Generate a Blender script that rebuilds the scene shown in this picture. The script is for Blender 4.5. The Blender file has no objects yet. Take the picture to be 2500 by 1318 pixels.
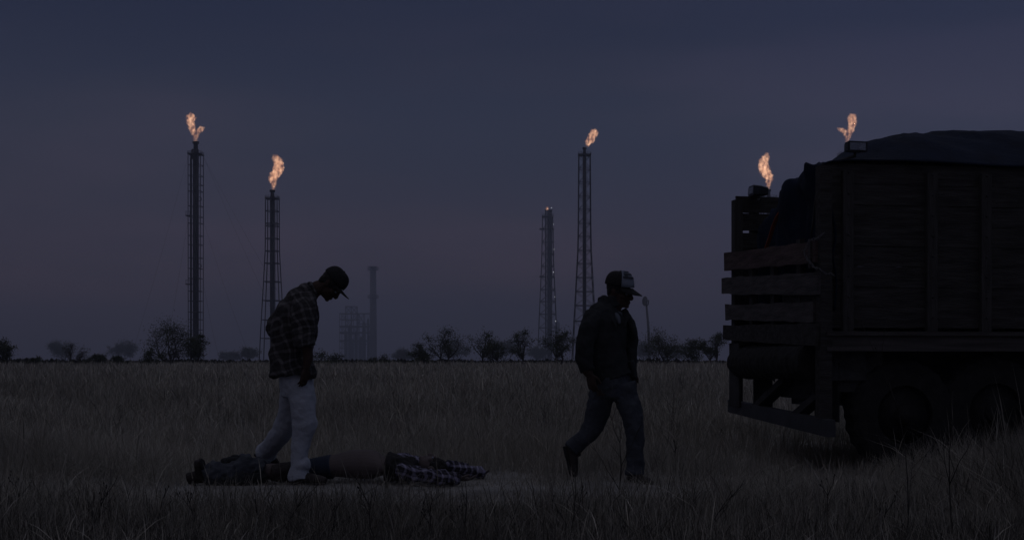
import bpy, math, random
import numpy as np
from mathutils import Vector, noise
R = math.radians
# ------------------------------------------------------------------ camera, sky, sun, exposure
F, CX, HY, CH = 3000.0, 1250.0, 880.0, 0.97          # focal in photo pixels, centre, horizon row, lens height
scn = bpy.context.scene
cam = bpy.data.cameras.new("camera"); camo = bpy.data.objects.new("camera", cam)
scn.collection.objects.link(camo); scn.camera = camo
camo.location = (0, 0, CH); camo.rotation_euler = (R(90), 0, 0)
cam.sensor_width = 36; cam.lens = 36 * F / 2500; cam.shift_y = (HY - 659) / 2500
cam.clip_start = 0.1; cam.clip_end = 20000

SUN_EL, SUN_AZ = 3.0, 200.0
world = bpy.data.worlds.new("World"); scn.world = world; world.use_nodes = True
nt = world.node_tree; nt.nodes.clear()
def N(t, typ, **kw):
    n = t.nodes.new(typ)
    for k, v in kw.items(): setattr(n, k, v)
    return n
def L(t, a, b): t.links.new(a, b)
def ramp(t, stops, interp='LINEAR'):
    n = t.nodes.new('ShaderNodeValToRGB'); n.color_ramp.interpolation = interp
    e = n.color_ramp.elements
    while len(e) < len(stops): e.new(0.5)
    for i, (p, c) in enumerate(stops):
        e[i].position = p; e[i].color = (*c, 1) if len(c) == 3 else c
    return n
out = N(nt, 'ShaderNodeOutputWorld'); bg = N(nt, 'ShaderNodeBackground')
sky = N(nt, 'ShaderNodeTexSky'); sky.sky_type = 'NISHITA'; sky.sun_disc = False
sky.sun_elevation = R(SUN_EL); sky.sun_rotation = R(SUN_AZ); sky.air_density = 1.6; sky.dust_density = 2.0; sky.ozone_density = 3.0
tc = N(nt, 'ShaderNodeTexCoord'); sep = N(nt, 'ShaderNodeSeparateXYZ'); L(nt, tc.outputs['Generated'], sep.inputs[0])
def lin(r, g, b): return tuple(((c / 255) / 12.92 if c / 255 <= 0.04045 else ((c / 255 + 0.055) / 1.055) ** 2.4) for c in (r, g, b))
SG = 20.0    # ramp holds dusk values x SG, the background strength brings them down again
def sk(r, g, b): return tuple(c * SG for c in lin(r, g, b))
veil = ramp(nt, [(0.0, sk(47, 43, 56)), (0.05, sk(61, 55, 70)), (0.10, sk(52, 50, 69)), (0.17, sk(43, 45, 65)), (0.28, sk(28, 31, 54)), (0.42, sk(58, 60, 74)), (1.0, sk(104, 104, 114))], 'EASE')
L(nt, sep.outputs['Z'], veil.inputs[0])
mp = N(nt, 'ShaderNodeMapping'); mp.inputs['Scale'].default_value = (1.3, 1.3, 7.0); mp.inputs['Rotation'].default_value = (0, R(7), 0)
L(nt, tc.outputs['Generated'], mp.inputs[0])
nz = N(nt, 'ShaderNodeTexNoise'); nz.inputs['Scale'].default_value = 2.2; nz.inputs['Detail'].default_value = 5; nz.inputs['Roughness'].default_value = .45
L(nt, mp.outputs[0], nz.inputs[0])
cl = ramp(nt, [(0.38, (.80, .89, .97)), (0.5, (1, 1, 1)), (0.61, (1.28, 1.14, 1.10))]); L(nt, nz.outputs[0], cl.inputs[0])
mul = N(nt, 'ShaderNodeMix', data_type='RGBA', blend_type='MULTIPLY'); mul.inputs[0].default_value = 1
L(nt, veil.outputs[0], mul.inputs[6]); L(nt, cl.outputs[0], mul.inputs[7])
xr = ramp(nt, [(.30, (1.06, 1.03, 1.0)), (.5, (1, 1, 1)), (.68, (1.16, 1.19, 1.24))], 'EASE'); mr = N(nt, 'ShaderNodeMapRange'); mr.inputs[1].default_value = -1; mr.inputs[2].default_value = 1
L(nt, sep.outputs['X'], mr.inputs[0]); L(nt, mr.outputs[0], xr.inputs[0])
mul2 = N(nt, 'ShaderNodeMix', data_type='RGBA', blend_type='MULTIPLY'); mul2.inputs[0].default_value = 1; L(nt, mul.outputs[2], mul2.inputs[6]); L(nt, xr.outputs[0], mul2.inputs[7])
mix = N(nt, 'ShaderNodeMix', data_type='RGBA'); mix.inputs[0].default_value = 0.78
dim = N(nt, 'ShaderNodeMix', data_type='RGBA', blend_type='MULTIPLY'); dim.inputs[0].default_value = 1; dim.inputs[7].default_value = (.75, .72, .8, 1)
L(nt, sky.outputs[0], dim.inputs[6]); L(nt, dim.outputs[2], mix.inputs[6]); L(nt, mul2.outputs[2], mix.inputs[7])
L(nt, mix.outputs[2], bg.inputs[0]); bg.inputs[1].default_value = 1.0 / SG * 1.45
L(nt, bg.outputs[0], out.inputs[0])

sun = bpy.data.lights.new("sun", 'SUN'); sun.energy = 0.02; sun.angle = R(20); sun.color = (1, .86, .8)
suno = bpy.data.objects.new("sun", sun); scn.collection.objects.link(suno)
az = R(SUN_AZ); d = Vector((math.sin(az) * math.cos(R(SUN_EL)), math.cos(az) * math.cos(R(SUN_EL)), math.sin(R(SUN_EL + 18))))
suno.rotation_euler = (-d).to_track_quat('-Z', 'Y').to_euler()
scn.view_settings.view_transform = 'Standard'; scn.view_settings.look = 'None'
scn.view_settings.exposure = 0; scn.view_settings.gamma = 1

# ------------------------------------------------------------------ helpers
rnd = random.Random(7)
def at(px, py, Y): return Vector(((px - CX) / F * Y, Y, CH + (HY - py) / F * Y))
def sstep(a, b, x):
    t = np.clip((x - a) / (b - a), 0, 1); return t * t * (3 - 2 * t)
def gz(x, y):
    x = np.asarray(x, float); y = np.asarray(y, float)
    r = .36 * sstep(18, 85, y)
    near = 1 - sstep(60, 140, y)
    return r + near * (.018 * np.sin(x * 1.3 + .7 * y) + .014 * np.sin(x * 2.9 - y * 2.1 + 1) + .01 * np.sin(y * 4.3 + x * .8))
def G(x, y): return float(gz(x, y))

class MB:
    def __init__(s): s.v = []; s.f = []; s.smooth = True
    def add(s, vs, fs):
        o = len(s.v); s.v += [tuple(v) for v in vs]; s.f += [tuple(i + o for i in f) for f in fs]; return s
    def hexa(s, p):   # 8 corners: bottom ring 0-3, top ring 4-7
        return s.add(p, [(3, 2, 1, 0), (4, 5, 6, 7), (0, 1, 5, 4), (1, 2, 6, 5), (2, 3, 7, 6), (3, 0, 4, 7)])
    def box(s, x0, x1, y0, y1, z0, z1):
        return s.hexa([(x0, y0, z0), (x1, y0, z0), (x1, y1, z0), (x0, y1, z0), (x0, y0, z1), (x1, y0, z1), (x1, y1, z1), (x0, y1, z1)])
    def bar(s, a, b, w, h=None):
        a, b = Vector(a), Vector(b); h = h or w; t = (b - a).normalized()
        up = Vector((0, 0, 1)) if abs(t.z) < .95 else Vector((1, 0, 0))
        x = t.cross(up).normalized() * w / 2; y = x.cross(t).normalized() * h / 2
        return s.hexa([a - x - y, a + x - y, a + x + y, a - x + y, b - x - y, b + x - y, b + x + y, b - x + y])
    def loft(s, pts, rad, side=(0, 1, 0), n=14, sub=4, smooth=True):
        pts = [Vector(p) for p in pts]; rad = [(r, r) if not isinstance(r, (tuple, list)) else r for r in rad]
        if smooth and len(pts) > 2:
            P, Q = [], []
            for i in range(len(pts) - 1):
                p0, p1, p2, p3 = pts[max(i - 1, 0)], pts[i], pts[i + 1], pts[min(i + 2, len(pts) - 1)]
                for k in range(sub):
                    t = k / sub
                    P.append(.5 * ((2 * p1) + (p2 - p0) * t + (2 * p0 - 5 * p1 + 4 * p2 - p3) * t * t + (3 * p1 - p0 - 3 * p2 + p3) * t ** 3))
                    u = t * t * (3 - 2 * t); Q.append(tuple(rad[i][j] * (1 - u) + rad[i + 1][j] * u for j in (0, 1)))
            P.append(pts[-1]); Q.append(rad[-1]); pts, rad = P, Q
        side = Vector(side); vs = []; m = len(pts)
        for i, p in enumerate(pts):
            t = (pts[min(i + 1, m - 1)] - pts[max(i - 1, 0)]).normalized()
            sd = side - t * side.dot(t)
            if sd.length < .05: sd = Vector((1, .01, 0)) - t * t.x
            sd.normalize(); nn = t.cross(sd)
            for k in range(n):
                a = 2 * math.pi * k / n
                vs.append(p + sd * math.cos(a) * rad[i][0] + nn * math.sin(a) * rad[i][1])
        fs = [(i * n + k, i * n + (k + 1) % n, (i + 1) * n + (k + 1) % n, (i + 1) * n + k) for i in range(m - 1) for k in range(n)]
        fs += [tuple(range(n - 1, -1, -1)), tuple((m - 1) * n + k for k in range(n))]
        return s.add(vs, fs)
    def tube(s, pts, r, n=6):
        return s.loft(pts, r if isinstance(r, list) else [r] * len(pts), (0.3, 1, .2), n, 1, False)
    def ell(s, c, ax, rad, nu=16, nv=10):
        c = Vector(c); ax = [Vector(a).normalized() for a in ax]; vs = []
        for j in range(1, nv):
            ph = math.pi * j / nv
            for i in range(nu):
                th = 2 * math.pi * i / nu
                vs.append(c + ax[0] * rad[0] * math.sin(ph) * math.cos(th) + ax[1] * rad[1] * math.sin(ph) * math.sin(th) + ax[2] * rad[2] * math.cos(ph))
        b = len(vs); vs += [c + ax[2] * rad[2], c - ax[2] * rad[2]]
        fs = [(j * nu + i, (j + 1) * nu + i, (j + 1) * nu + (i + 1) % nu, j * nu + (i + 1) % nu) for j in range(nv - 2) for i in range(nu)]
        fs += [(b, i, (i + 1) % nu) for i in range(nu)] + [(b + 1, (nv - 2) * nu + (i + 1) % nu, (nv - 2) * nu + i) for i in range(nu)]
        return s.add(vs, fs)
    def build(s, name, mat, parent=None, flat=False):
        me = bpy.data.meshes.new(name)
        off = Vector(parent.matrix_basis.translation) if parent else Vector()
        if parent and parent.parent: off = off + parent.parent.matrix_basis.translation
        vs = [(v[0] - off.x, v[1] - off.y, v[2] - off.z) for v in s.v]
        me.from_pydata(vs, [], s.f); me.materials.append(mat)
        if not flat: me.polygons.foreach_set('use_smooth', [True] * len(me.polygons))
        o = bpy.data.objects.new(name, me); scn.collection.objects.link(o)
        if parent: o.parent = parent
        return o
def tag(o, label=None, cat=None, group=None, kind=None):
    for k, v in (('label', label), ('category', cat), ('group', group), ('kind', kind)):
        if v: o[k] = v
    return o
def thing(name, label, cat, loc, group=None):
    o = bpy.data.objects.new(name, None); scn.collection.objects.link(o); o.location = loc; o.empty_display_size = .2
    return tag(o, label, cat, group)
def remesh(o, vox, sm=2, disp=None, scale=.15, tex='CLOUDS'):
    m = o.modifiers.new('remesh', 'REMESH'); m.mode = 'VOXEL'; m.voxel_size = vox; m.use_smooth_shade = True
    if sm: q = o.modifiers.new('smooth', 'SMOOTH'); q.factor = .5; q.iterations = sm
    if disp:
        t = bpy.data.textures.new('folds', tex); t.noise_scale = scale
        if tex == 'CLOUDS': t.noise_depth = 2
        q = o.modifiers.new('folds', 'DISPLACE'); q.texture = t; q.strength = disp; q.mid_level = .5; q.texture_coords = 'LOCAL'
    return o
def mat(name, col, rough=.85, var=.25, scale=6, bump=0, bscale=30, metal=0, col2=None, stretch=None, spec=.2):
    m = bpy.data.materials.new(name); m.use_nodes = True; t = m.node_tree
    b = t.nodes['Principled BSDF']; b.inputs['Roughness'].default_value = rough; b.inputs['Metallic'].default_value = metal
    b.inputs['Specular IOR Level'].default_value = spec
    c = N(t, 'ShaderNodeTexCoord'); mp_ = N(t, 'ShaderNodeMapping'); L(t, c.outputs['Object'], mp_.inputs[0])
    if stretch: mp_.inputs['Scale'].default_value = stretch
    n = N(t, 'ShaderNodeTexNoise'); n.inputs['Scale'].default_value = scale; n.inputs['Detail'].default_value = 6; L(t, mp_.outputs[0], n.inputs[0])
    c2 = col2 or tuple(min(1, x * (1 + var)) for x in col); c1 = tuple(x * (1 - var) for x in col)
    r = ramp(t, [(.3, c1), (.7, c2)]); L(t, n.outputs[0], r.inputs[0]); L(t, r.outputs[0], b.inputs['Base Color'])
    if bump:
        n2 = N(t, 'ShaderNodeTexNoise'); n2.inputs['Scale'].default_value = bscale; n2.inputs['Detail'].default_value = 5; L(t, mp_.outputs[0], n2.inputs[0])
        bp = N(t, 'ShaderNodeBump'); bp.inputs['Strength'].default_value = bump; bp.inputs['Distance'].default_value = .02
        L(t, n2.outputs[0], bp.inputs['Height']); L(t, bp.outputs[0], b.inputs['Normal'])
    return m
def plaid(name, base, light, rot, step=.055, wl=.3, light2=None):
    m = mat(name, base, bump=.3, bscale=60); t = m.node_tree; b = t.nodes['Principled BSDF']
    c = N(t, 'ShaderNodeTexCoord'); mp_ = N(t, 'ShaderNodeMapping'); mp_.inputs['Rotation'].default_value = rot
    nz_ = N(t, 'ShaderNodeTexNoise'); nz_.inputs['Scale'].default_value = 5
    mx = N(t, 'ShaderNodeMix', data_type='RGBA', blend_type='ADD'); mx.inputs[0].default_value = .13
    L(t, c.outputs['Object'], nz_.inputs[0]); L(t, c.outputs['Object'], mx.inputs[6]); L(t, nz_.outputs[1], mx.inputs[7])
    L(t, mx.outputs[2], mp_.inputs[0]); sp = N(t, 'ShaderNodeSeparateXYZ'); L(t, mp_.outputs[0], sp.inputs[0])
    def stripe(sock, w):
        a = N(t, 'ShaderNodeMath', operation='DIVIDE'); L(t, sock, a.inputs[0]); a.inputs[1].default_value = step
        f = N(t, 'ShaderNodeMath', operation='FRACT'); L(t, a.outputs[0], f.inputs[0])
        g = ramp(t, [(0, (0, 0, 0)), (.08, (1, 1, 1)), (w, (1, 1, 1)), (w + .08, (0, 0, 0)), (.62, (0, 0, 0)), (.66, (.5, .5, .5)), (.70, (0, 0, 0))]); L(t, f.outputs[0], g.inputs[0]); return g.outputs[0]
    ad = N(t, 'ShaderNodeMath', operation='ADD'); m1 = N(t, 'ShaderNodeMath', operation='MULTIPLY'); L(t, sp.outputs['Y'], m1.inputs[0]); m1.inputs[1].default_value = .7
    L(t, sp.outputs['X'], ad.inputs[0]); L(t, m1.outputs[0], ad.inputs[1])
    s1, s2 = stripe(ad.outputs[0], wl), stripe(sp.outputs['Z'], wl)
    av = N(t, 'ShaderNodeMix', data_type='RGBA'); av.inputs[0].default_value = .5; L(t, s1, av.inputs[6]); L(t, s2, av.inputs[7])
    r = ramp(t, [(0, base), (.5, tuple((x + y) * .42 for x, y in zip(base, light))), (1, light)]); L(t, av.outputs[2], r.inputs[0])
    L(t, r.outputs[0], b.inputs['Base Color']); return m

M = dict(
    steel=mat('dark_steel', (.02, .02, .022), .6, .3, .5),
    steel_pale=mat('galvanised_steel', (.12, .12, .13), .6, .3, .5),
    concrete=mat('chimney_concrete', (.2, .19, .2), .9, .2, .4),
    bark=mat('bark', (.05, .045, .04), .95, .3, 4, .4, 20),
    leaf=mat('leaves', (.05, .06, .03), .8, .4, 1.5),
    leaf_olive=mat('olive_leaves', (.07, .068, .04), .8, .4, 1.5),
    wood=mat('weathered_board', (.042, .040, .039), .9, .45, 3, .6, 12, stretch=(.6, 6, 9)),
    wood_grey=mat('grey_board', (.075, .07, .07), .9, .4, 3, .6, 12, stretch=(6, .8, 9)),
    wood_red=mat('brown_board', (.085, .062, .06), .9, .4, 3, .6, 12, stretch=(6, .8, 9)),
    post=mat('stake_timber', (.048, .046, .045), .9, .3, 5, .5, 14, stretch=(6, 6, .8)),
    black=mat('grimy_steel', (.042, .042, .043), .85, .4, 8, .3, 40),
    rail=mat('bed_rail_steel', (.06, .055, .053), .6, .4, 4, .3, 40, stretch=(.5, 1, 8)),
    rubber=mat('tyre_rubber', (.020, .020, .020), .9, .3, 12, .4, 60),
    bumper=mat('bar_paint', (.045, .047, .052), .6, .3, 5, .2, 40),
    tarp=mat('blue_tarpaulin', (.0065, .012, .028), .8, .35, 4, .5, 14, spec=.12),
    strap=mat('orange_strap', (.22, .05, .025), .8, .2, 8),
    lens=mat('lamp_lens', (.2, .23, .3), .15, .2, 30, .6, 80, spec=.6),
    lamp=mat('lamp_housing', (.03, .034, .042), .45, .2, 10),
    skin=mat('skin', (.055, .036, .03), .75, .15, 9, .15, 60, spec=.15),
    skin_pale=mat('bare_skin', (.11, .092, .09), .75, .12, 6, .12, 60, spec=.15),
    hair=mat('black_hair', (.022, .021, .021), .7, .3, 40, .6, 90),
    capblack=mat('cap_cloth', (.019, .019, .020), .9, .2, 30, .2, 90),
    capwhite=mat('cap_front_panel', (.2, .23, .29), .9, .06, 30, .2, 90),
    jeans_light=mat('pale_denim', (.33, .36, .42), .9, .12, 5, .6, 22),
    jeans_blue=mat('blue_denim', (.05, .057, .07), .9, .25, 5, .6, 22),
    jacket=mat('dark_jacket', (.022, .025, .027), .9, .25, 5, .5, 25),
    tee=mat('grey_tee_shirt', (.1, .115, .14), .9, .1, 20),
    boot=mat('brown_boot', (.026, .022, .021), .6, .3, 9, .3, 40),
    shorts=mat('striped_cloth', (.022, .03, .05), .9, .1, 20),
    twig=mat('dead_twig', (.04, .038, .036), .95, .3, 12),
    chain=mat('chain_steel', (.15, .15, .16), .5, .3, 40, metal=.6),
)
M['plaid'] = plaid('dark_plaid', (.028, .027, .028), (.125, .12, .125), (0, R(14), 0), .07)
M['plaid_blue'] = plaid('blue_check', (.018, .017, .025), (.26, .25, .35), (0, R(-12), 0), .062, .34)

# ------------------------------------------------------------------ ground
def sheet_axis(lo, hi, near, step):
    a = list(np.arange(-near, near + .01, step)); v, s = near, step
    while v < hi: s *= 1.35; v += s; a.append(min(v, hi))
    v, s = -near, step
    while v > lo: s *= 1.35; v -= s; a.insert(0, max(v, lo))
    return np.array(a)
gx = sheet_axis(-3000, 3000, 9, .25); gy = sheet_axis(-3000, 3000, 9, .25) + 6; gy = np.clip(gy, -3000, 3000)
XX, YY = np.meshgrid(gx, gy); ZZ = gz(XX, YY)
me = bpy.data.meshes.new('ground'); nx, ny = len(gx), len(gy)
idx = np.arange(nx * ny).reshape(ny, nx)
fs = np.stack([idx[:-1, :-1], idx[:-1, 1:], idx[1:, 1:], idx[1:, :-1]], -1).reshape(-1, 4)
me.from_pydata(np.stack([XX, YY, ZZ], -1).reshape(-1, 3).tolist(), [], fs.tolist())
me.polygons.foreach_set('use_smooth', [True] * len(me.polygons))
gm = mat('dry_soil', (.17, .165, .16), .95, .35, 2.2, 1, 9, col2=(.29, .29, .275)); me.materials.append(gm)
tag_g = bpy.data.objects.new('ground', me); scn.collection.objects.link(tag_g); tag_g['kind'] = 'structure'

# ------------------------------------------------------------------ grass (one mass, nobody could count it)
rg = np.random.default_rng(11)
def fbm(x, y, s):
    return (np.sin(x * s + 1.3 * np.sin(y * s * .7)) * np.cos(y * s * 1.1 + 1.7 * np.sin(x * s * .6)) + .5 * np.sin(x * s * 2.3 + y * s * 1.9 + 2)) / 1.5
TX, TY, TC, TS = 2.66, 10.5, .987, .161      # truck corner and heading
def field_h(x, y):
    h = .33 + .13 * fbm(x, y, 1.1) + .09 * fbm(x, y, 3.1)
    h = h + .22 * sstep(14, 30, y)
    track = np.exp(-((y - 8.55 - .12 * np.sin(x * 1.2)) / 1.0) ** 4) * (1 - .75 * sstep(1.0, 2.2, x)) * (1 - sstep(2.6, 3.4, x)) * sstep(-4.2, -2.2, x)
    h = h * (1 - .86 * track)
    body = sstep(-2.9, -2.5, x) * (1 - sstep(.0, .4, x)) * sstep(8.6, 9.4, y) * (1 - sstep(10.3, 11, y)); h = h * (1 - .86 * body)
    walk = np.exp(-((x - .85) / .8) ** 2 - ((y - 9.8) / 1.0) ** 2); h = h * (1 - .7 * walk)
    right = sstep(2.5, 3.4, x) * (1 - sstep(9.6, 10.4, y)); h = h + .34 * right * (.7 + .5 * fbm(x, y, 2.3))
    under = sstep(2.5, 2.7, x + .16 * (y - 10.5)) * sstep(10.3, 10.6, y) * (1 - sstep(12.7, 13, y)); h = h * (1 - .6 * under)
    gapr = np.exp(-((x - 2.45) / .75) ** 2 - ((y - 9.8) / 1.3) ** 2); h = h * (1 - .7 * gapr)
    front = (1 - sstep(6.2, 7.2, y)); h = h * (1 - .42 * front)
    return np.clip(h, .03, 1.0), track
def blades(n, y0, y1, wbase, pw=1.0, stalk=0):
    u = rg.random(n); y = (y0 ** pw + u * (y1 ** pw - y0 ** pw)) ** (1 / pw)
    x = (rg.random(n) * 2 - 1) * (y * .50 + 1.2)
    # clumping
    cx = np.round(x * 5 + rg.normal(0, .35, n)) / 5; cy = np.round(y * 5 + rg.normal(0, .35, n)) / 5
    jit = .06 * (1 + y / 25)
    m = rg.random(n) < .55; x = np.where(m, cx + rg.normal(0, 1, n) * jit, x); y = np.where(m, cy + rg.normal(0, 1, n) * jit, y)
    h, tr = field_h(x, y); keep = (rg.random(n) > tr * .45); x, y, h, tr = x[keep], y[keep], h[keep], tr[keep]; n = len(x)
    h = h * (rg.random(n) ** .7 * .9 + .25)
    if stalk == 1: h = h * 1.35 + .06
    w = wbase * (.6 + .8 * rg.random(n)) * np.maximum(1, y / 11)
    ang = rg.random(n) * 2 * math.pi; lean = (.12 + .95 * rg.random(n) ** 2) * (1 + 2.5 * tr); la = rg.random(n) * 2 * math.pi
    dx, dy = np.cos(la), np.sin(la); sx, sy = np.cos(ang) * w / 2, np.sin(ang) * w / 2 * .5
    z = gz(x, y) - .01
    ts = [0, .4, .75, 1]; V = []
    for t in ts:
        c = lean * h * t ** 1.8; zz = z + h * t * (1 - .35 * np.minimum(lean, 1) * t); wd = 1 - t * .55 if t < 1 else 0
        if stalk and t == .75: wd = .9
        px_, py_ = x + dx * c, y + dy * c
        if t < 1: V += [np.stack([px_ - sx * wd, py_ - sy * wd, zz], -1), np.stack([px_ + sx * wd, py_ + sy * wd, zz], -1)]
        else: V += [np.stack([px_, py_, zz], -1)]
    V = np.stack(V, 1)     # n,7,3
    v = rg.random(n); warm = rg.random(n)
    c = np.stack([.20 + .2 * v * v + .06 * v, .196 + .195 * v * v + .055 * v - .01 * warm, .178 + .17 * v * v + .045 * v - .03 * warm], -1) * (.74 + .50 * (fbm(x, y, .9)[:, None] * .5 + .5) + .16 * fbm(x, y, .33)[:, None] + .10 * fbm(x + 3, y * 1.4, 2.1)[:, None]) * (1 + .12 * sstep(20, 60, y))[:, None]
    if stalk == 2: c = np.stack([.05 + .05 * v, .048 + .045 * v, .045 + .035 * v], -1)  # dark dead stems; crowded near the camera, their colour also paints the vignette
    return V, c
def mk_grass(name, sets):
    V = np.concatenate([s[0] for s in sets]); C = np.concatenate([s[1] for s in sets]); n = len(V)
    me = bpy.data.meshes.new(name); me.vertices.add(n * 7); me.vertices.foreach_set('co', V.reshape(-1).astype(np.float32))
    pat = np.array([0, 1, 3, 2, 2, 3, 5, 4, 4, 5, 6]); lens = np.array([4, 4, 3])
    lp = (np.arange(n)[:, None] * 7 + pat[None]).reshape(-1); me.loops.add(len(lp)); me.loops.foreach_set('vertex_index', lp.astype(np.int32))
    st = (np.arange(n)[:, None] * 11 + np.array([0, 4, 8])[None]).reshape(-1)
    me.polygons.add(n * 3); me.polygons.foreach_set('loop_start', st.astype(np.int32)); me.polygons.foreach_set('loop_total', np.tile(lens, n).astype(np.int32))
    me.update(calc_edges=True)
    a = me.color_attributes.new('tone', 'FLOAT_COLOR', 'POINT'); cc = np.ones((n * 7, 4), np.float32); cc[:, :3] = np.repeat(C, 7, 0); a.data.foreach_set('color', cc.reshape(-1))
    m = bpy.data.materials.new('dry_grass'); m.use_nodes = True; t = m.node_tree; b = t.nodes['Principled BSDF']
    at_ = N(t, 'ShaderNodeAttribute'); at_.attribute_name = 'tone'; L(t, at_.outputs['Color'], b.inputs['Base Color']); b.inputs['Roughness'].default_value = .9; b.inputs['Specular IOR Level'].default_value = .1
    me.materials.append(m); o = bpy.data.objects.new(name, me); scn.collection.objects.link(o)
    return tag(o, 'dry straw coloured grass covering the whole field', 'grass', kind='stuff')
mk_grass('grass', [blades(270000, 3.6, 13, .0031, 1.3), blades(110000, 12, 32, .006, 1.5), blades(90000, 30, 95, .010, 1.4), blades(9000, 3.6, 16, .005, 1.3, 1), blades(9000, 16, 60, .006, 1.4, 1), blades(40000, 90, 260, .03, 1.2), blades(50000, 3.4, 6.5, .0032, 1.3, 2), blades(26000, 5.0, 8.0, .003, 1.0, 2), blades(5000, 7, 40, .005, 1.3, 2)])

scv, scc = blades(60000, 92, 118, .06, 1.2); scv[:, :, 2] += (rg.random(len(scv)) * .16 - .10 + .22 * np.clip(fbm(scv[:, 0, 0] * .35, scv[:, 0, 1] * .2, 1.0), -.6, 1) + .08 * np.clip(fbm(scv[:, 0, 0], scv[:, 0, 1] * .3, 1.7), -.5, 1))[:, None]; scc = scc * 0 + np.array([.035, .036, .026]) * (.6 + .8 * rg.random((len(scv), 1)))
sc_o = mk_grass('scrub', [(scv, scc)]); sc_o['label'] = 'dark ragged scrub fringing the far edge of the field'; sc_o['category'] = 'scrub'
# ------------------------------------------------------------------ trees
def tree(px, top, wpx, Y, label, trunks=2, dens=1.0, seed=1, group='scrubby trees along the far edge of the field', kind='scrub_tree', leafm='leaf', depth=3, clus=.24):
    rn = random.Random(seed); X = (px - CX) / F * Y; g = G(X, Y); H = CH + (HY - top) / F * Y - g; W = wpx / F * Y; bushy = 'bush' in kind
    o = thing(kind, label, 'bush' if bushy else 'tree', (X, Y, g - .05), group); B0 = Vector((X, Y, g - .05))
    zc, rz = (.42, .5) if bushy else (.63, .31)
    n = (9 if bushy else 11) + trunks; cl = []
    for k in range(n):      # clump centres inside an uneven crown, the outer ones first
        a = rn.random() * 6.283; q = (.45 + .55 * rn.random()); e = rn.uniform(-.95, 1)
        f = math.sqrt(max(.05, 1 - e * e)); cl.append((Vector((math.cos(a) * f * q * W * .46, math.sin(a) * f * q * W * .40, H * (zc + rz * e * .92))), rn.uniform(.5, 1.35)))
    b = MB(); c = MB(); ls = .042 * max(1, Y / 90); tr = []
    for t in range(trunks):
        a = (t + rn.random() * .7) / trunks * 2 - .8 if trunks > 1 else rn.uniform(-.15, .15)
        fk = Vector((a * W * .20, rn.uniform(-.1, .1) * W, H * rn.uniform(.2, .34))); md = Vector((a * W * .05 + rn.gauss(0, .02) * W, 0, fk.z * .45)); tr.append(fk)
        r0 = .034 * H * rn.uniform(.8, 1.2) / (1 + .12 * trunks); b.tube([B0, B0 + md, B0 + fk * .8 + Vector((rn.gauss(0, .03), 0, 0)), B0 + fk], [r0 * 1.3, r0, r0 * .85, r0 * .8], 6)
    def leaves(w0, s, k):
        for _ in range(k):
            w = w0 + Vector((rn.gauss(0, s * 1.15), rn.gauss(0, s), rn.gauss(0, s * .75)))
            if w.z < g + (.08 if bushy else .2 * H): continue
            a = Vector((rn.gauss(0, 1), rn.gauss(0, 1), rn.gauss(0, 1))).normalized() * ls * rn.uniform(.7, 1.6); bb = a.cross(Vector((rn.gauss(0, 1), rn.gauss(0, 1), rn.gauss(0, 1)))).normalized() * ls * .6
            n0 = len(c.v); c.v += [tuple(w - a), tuple(w + bb), tuple(w + a), tuple(w - bb)]; c.f.append((n0, n0 + 1, n0 + 2, n0 + 3))
    for p, sz in cl:
        fk = min(tr, key=lambda f: (f - p).length + rn.random() * W * .2); mid = fk.lerp(p, .5) + Vector((rn.gauss(0, .07) * W, rn.gauss(0, .05) * W, rn.uniform(-.02, .08) * H))
        r1 = .016 * H * sz / (1 + .05 * trunks); pts = [fk, fk.lerp(mid, .5) + Vector((rn.gauss(0, .02) * W, 0, 0)), mid, mid.lerp(p, .5) + Vector((rn.gauss(0, .03) * W, 0, rn.gauss(0, .02) * H)), p]
        b.tube([B0 + v for v in pts], [r1, r1 * .85, r1 * .7, r1 * .5, r1 * .3], 5)
        for k in range(7 if dens > .3 else 12):
            d = Vector((rn.gauss(0, 1), rn.gauss(0, 1), rn.gauss(.35, .8))).normalized() * rn.uniform(.10, .2) * max(W, H) * sz; st = mid.lerp(p, rn.random()); e = st + d
            if e.z < .12 * H: continue
            b.tube([B0 + st, B0 + st + d * .5 + Vector((rn.gauss(0, .02), 0, rn.gauss(0, .03))), B0 + e], [.013 * Y / 90, .010 * Y / 90, .006 * Y / 90], 3)
            leaves(B0 + e, .055 * W * sz, int(14 * dens * rn.uniform(.3, 1.6)))
        leaves(B0 + p, clus * .36 * min(W, H * 1.3) * sz, int(120 * dens * sz * rn.uniform(.5, 1.3)))
    b.build('trunk', M['bark'], o)
    if c.f: c.build('crown', M[leafm], o, True)
    return o
tree(8, 826, 74, 80, 'dark bushy tree cut by the left edge of the photo', 3, 1.5, 3, clus=.3)
tree(418, 790, 150, 84, 'large spreading tree with open gap between trunks, in front of the leftmost tower', 4, 1.5, 21, clus=.27)
tree(478, 806, 62, 88, 'round-headed tree with slanting trunk just below the leftmost tower foot', 2, 1.6, 9, clus=.27)
tree(182, 826, 74, 86, 'nearly bare thin tree with upright twigs at the far left', 4, .12, 12)
tree(1022, 836, 52, 84, 'small low bushy tree, first of the row right of the refinery', 3, 1.0, 31)
tree(1082, 795, 112, 85, 'tall two-stemmed tree with tufted crown between the low bush and the feathery tree', 2, 1.0, 14)
tree(1178, 796, 76, 87, 'feathery round tree on one straight stem, middle of the row', 1, .9, 15)
tree(1208, 826, 68, 82, 'small leaning tree squeezed under the feathery tree', 2, .65, 16)
tree(1276, 800, 72, 80, 'gnarled tree with a thick bent trunk and a long bare limb reaching right', 1, .75, 44)
tree(1368, 800, 96, 81, 'forked tree with dense dark crown at the left elbow of the walking man', 2, 1.25, 18)
tree(1618, 806, 112, 83, 'wide shrubby tree beneath the floodlight dish pole', 5, 1.15, 19, clus=.27)
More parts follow.
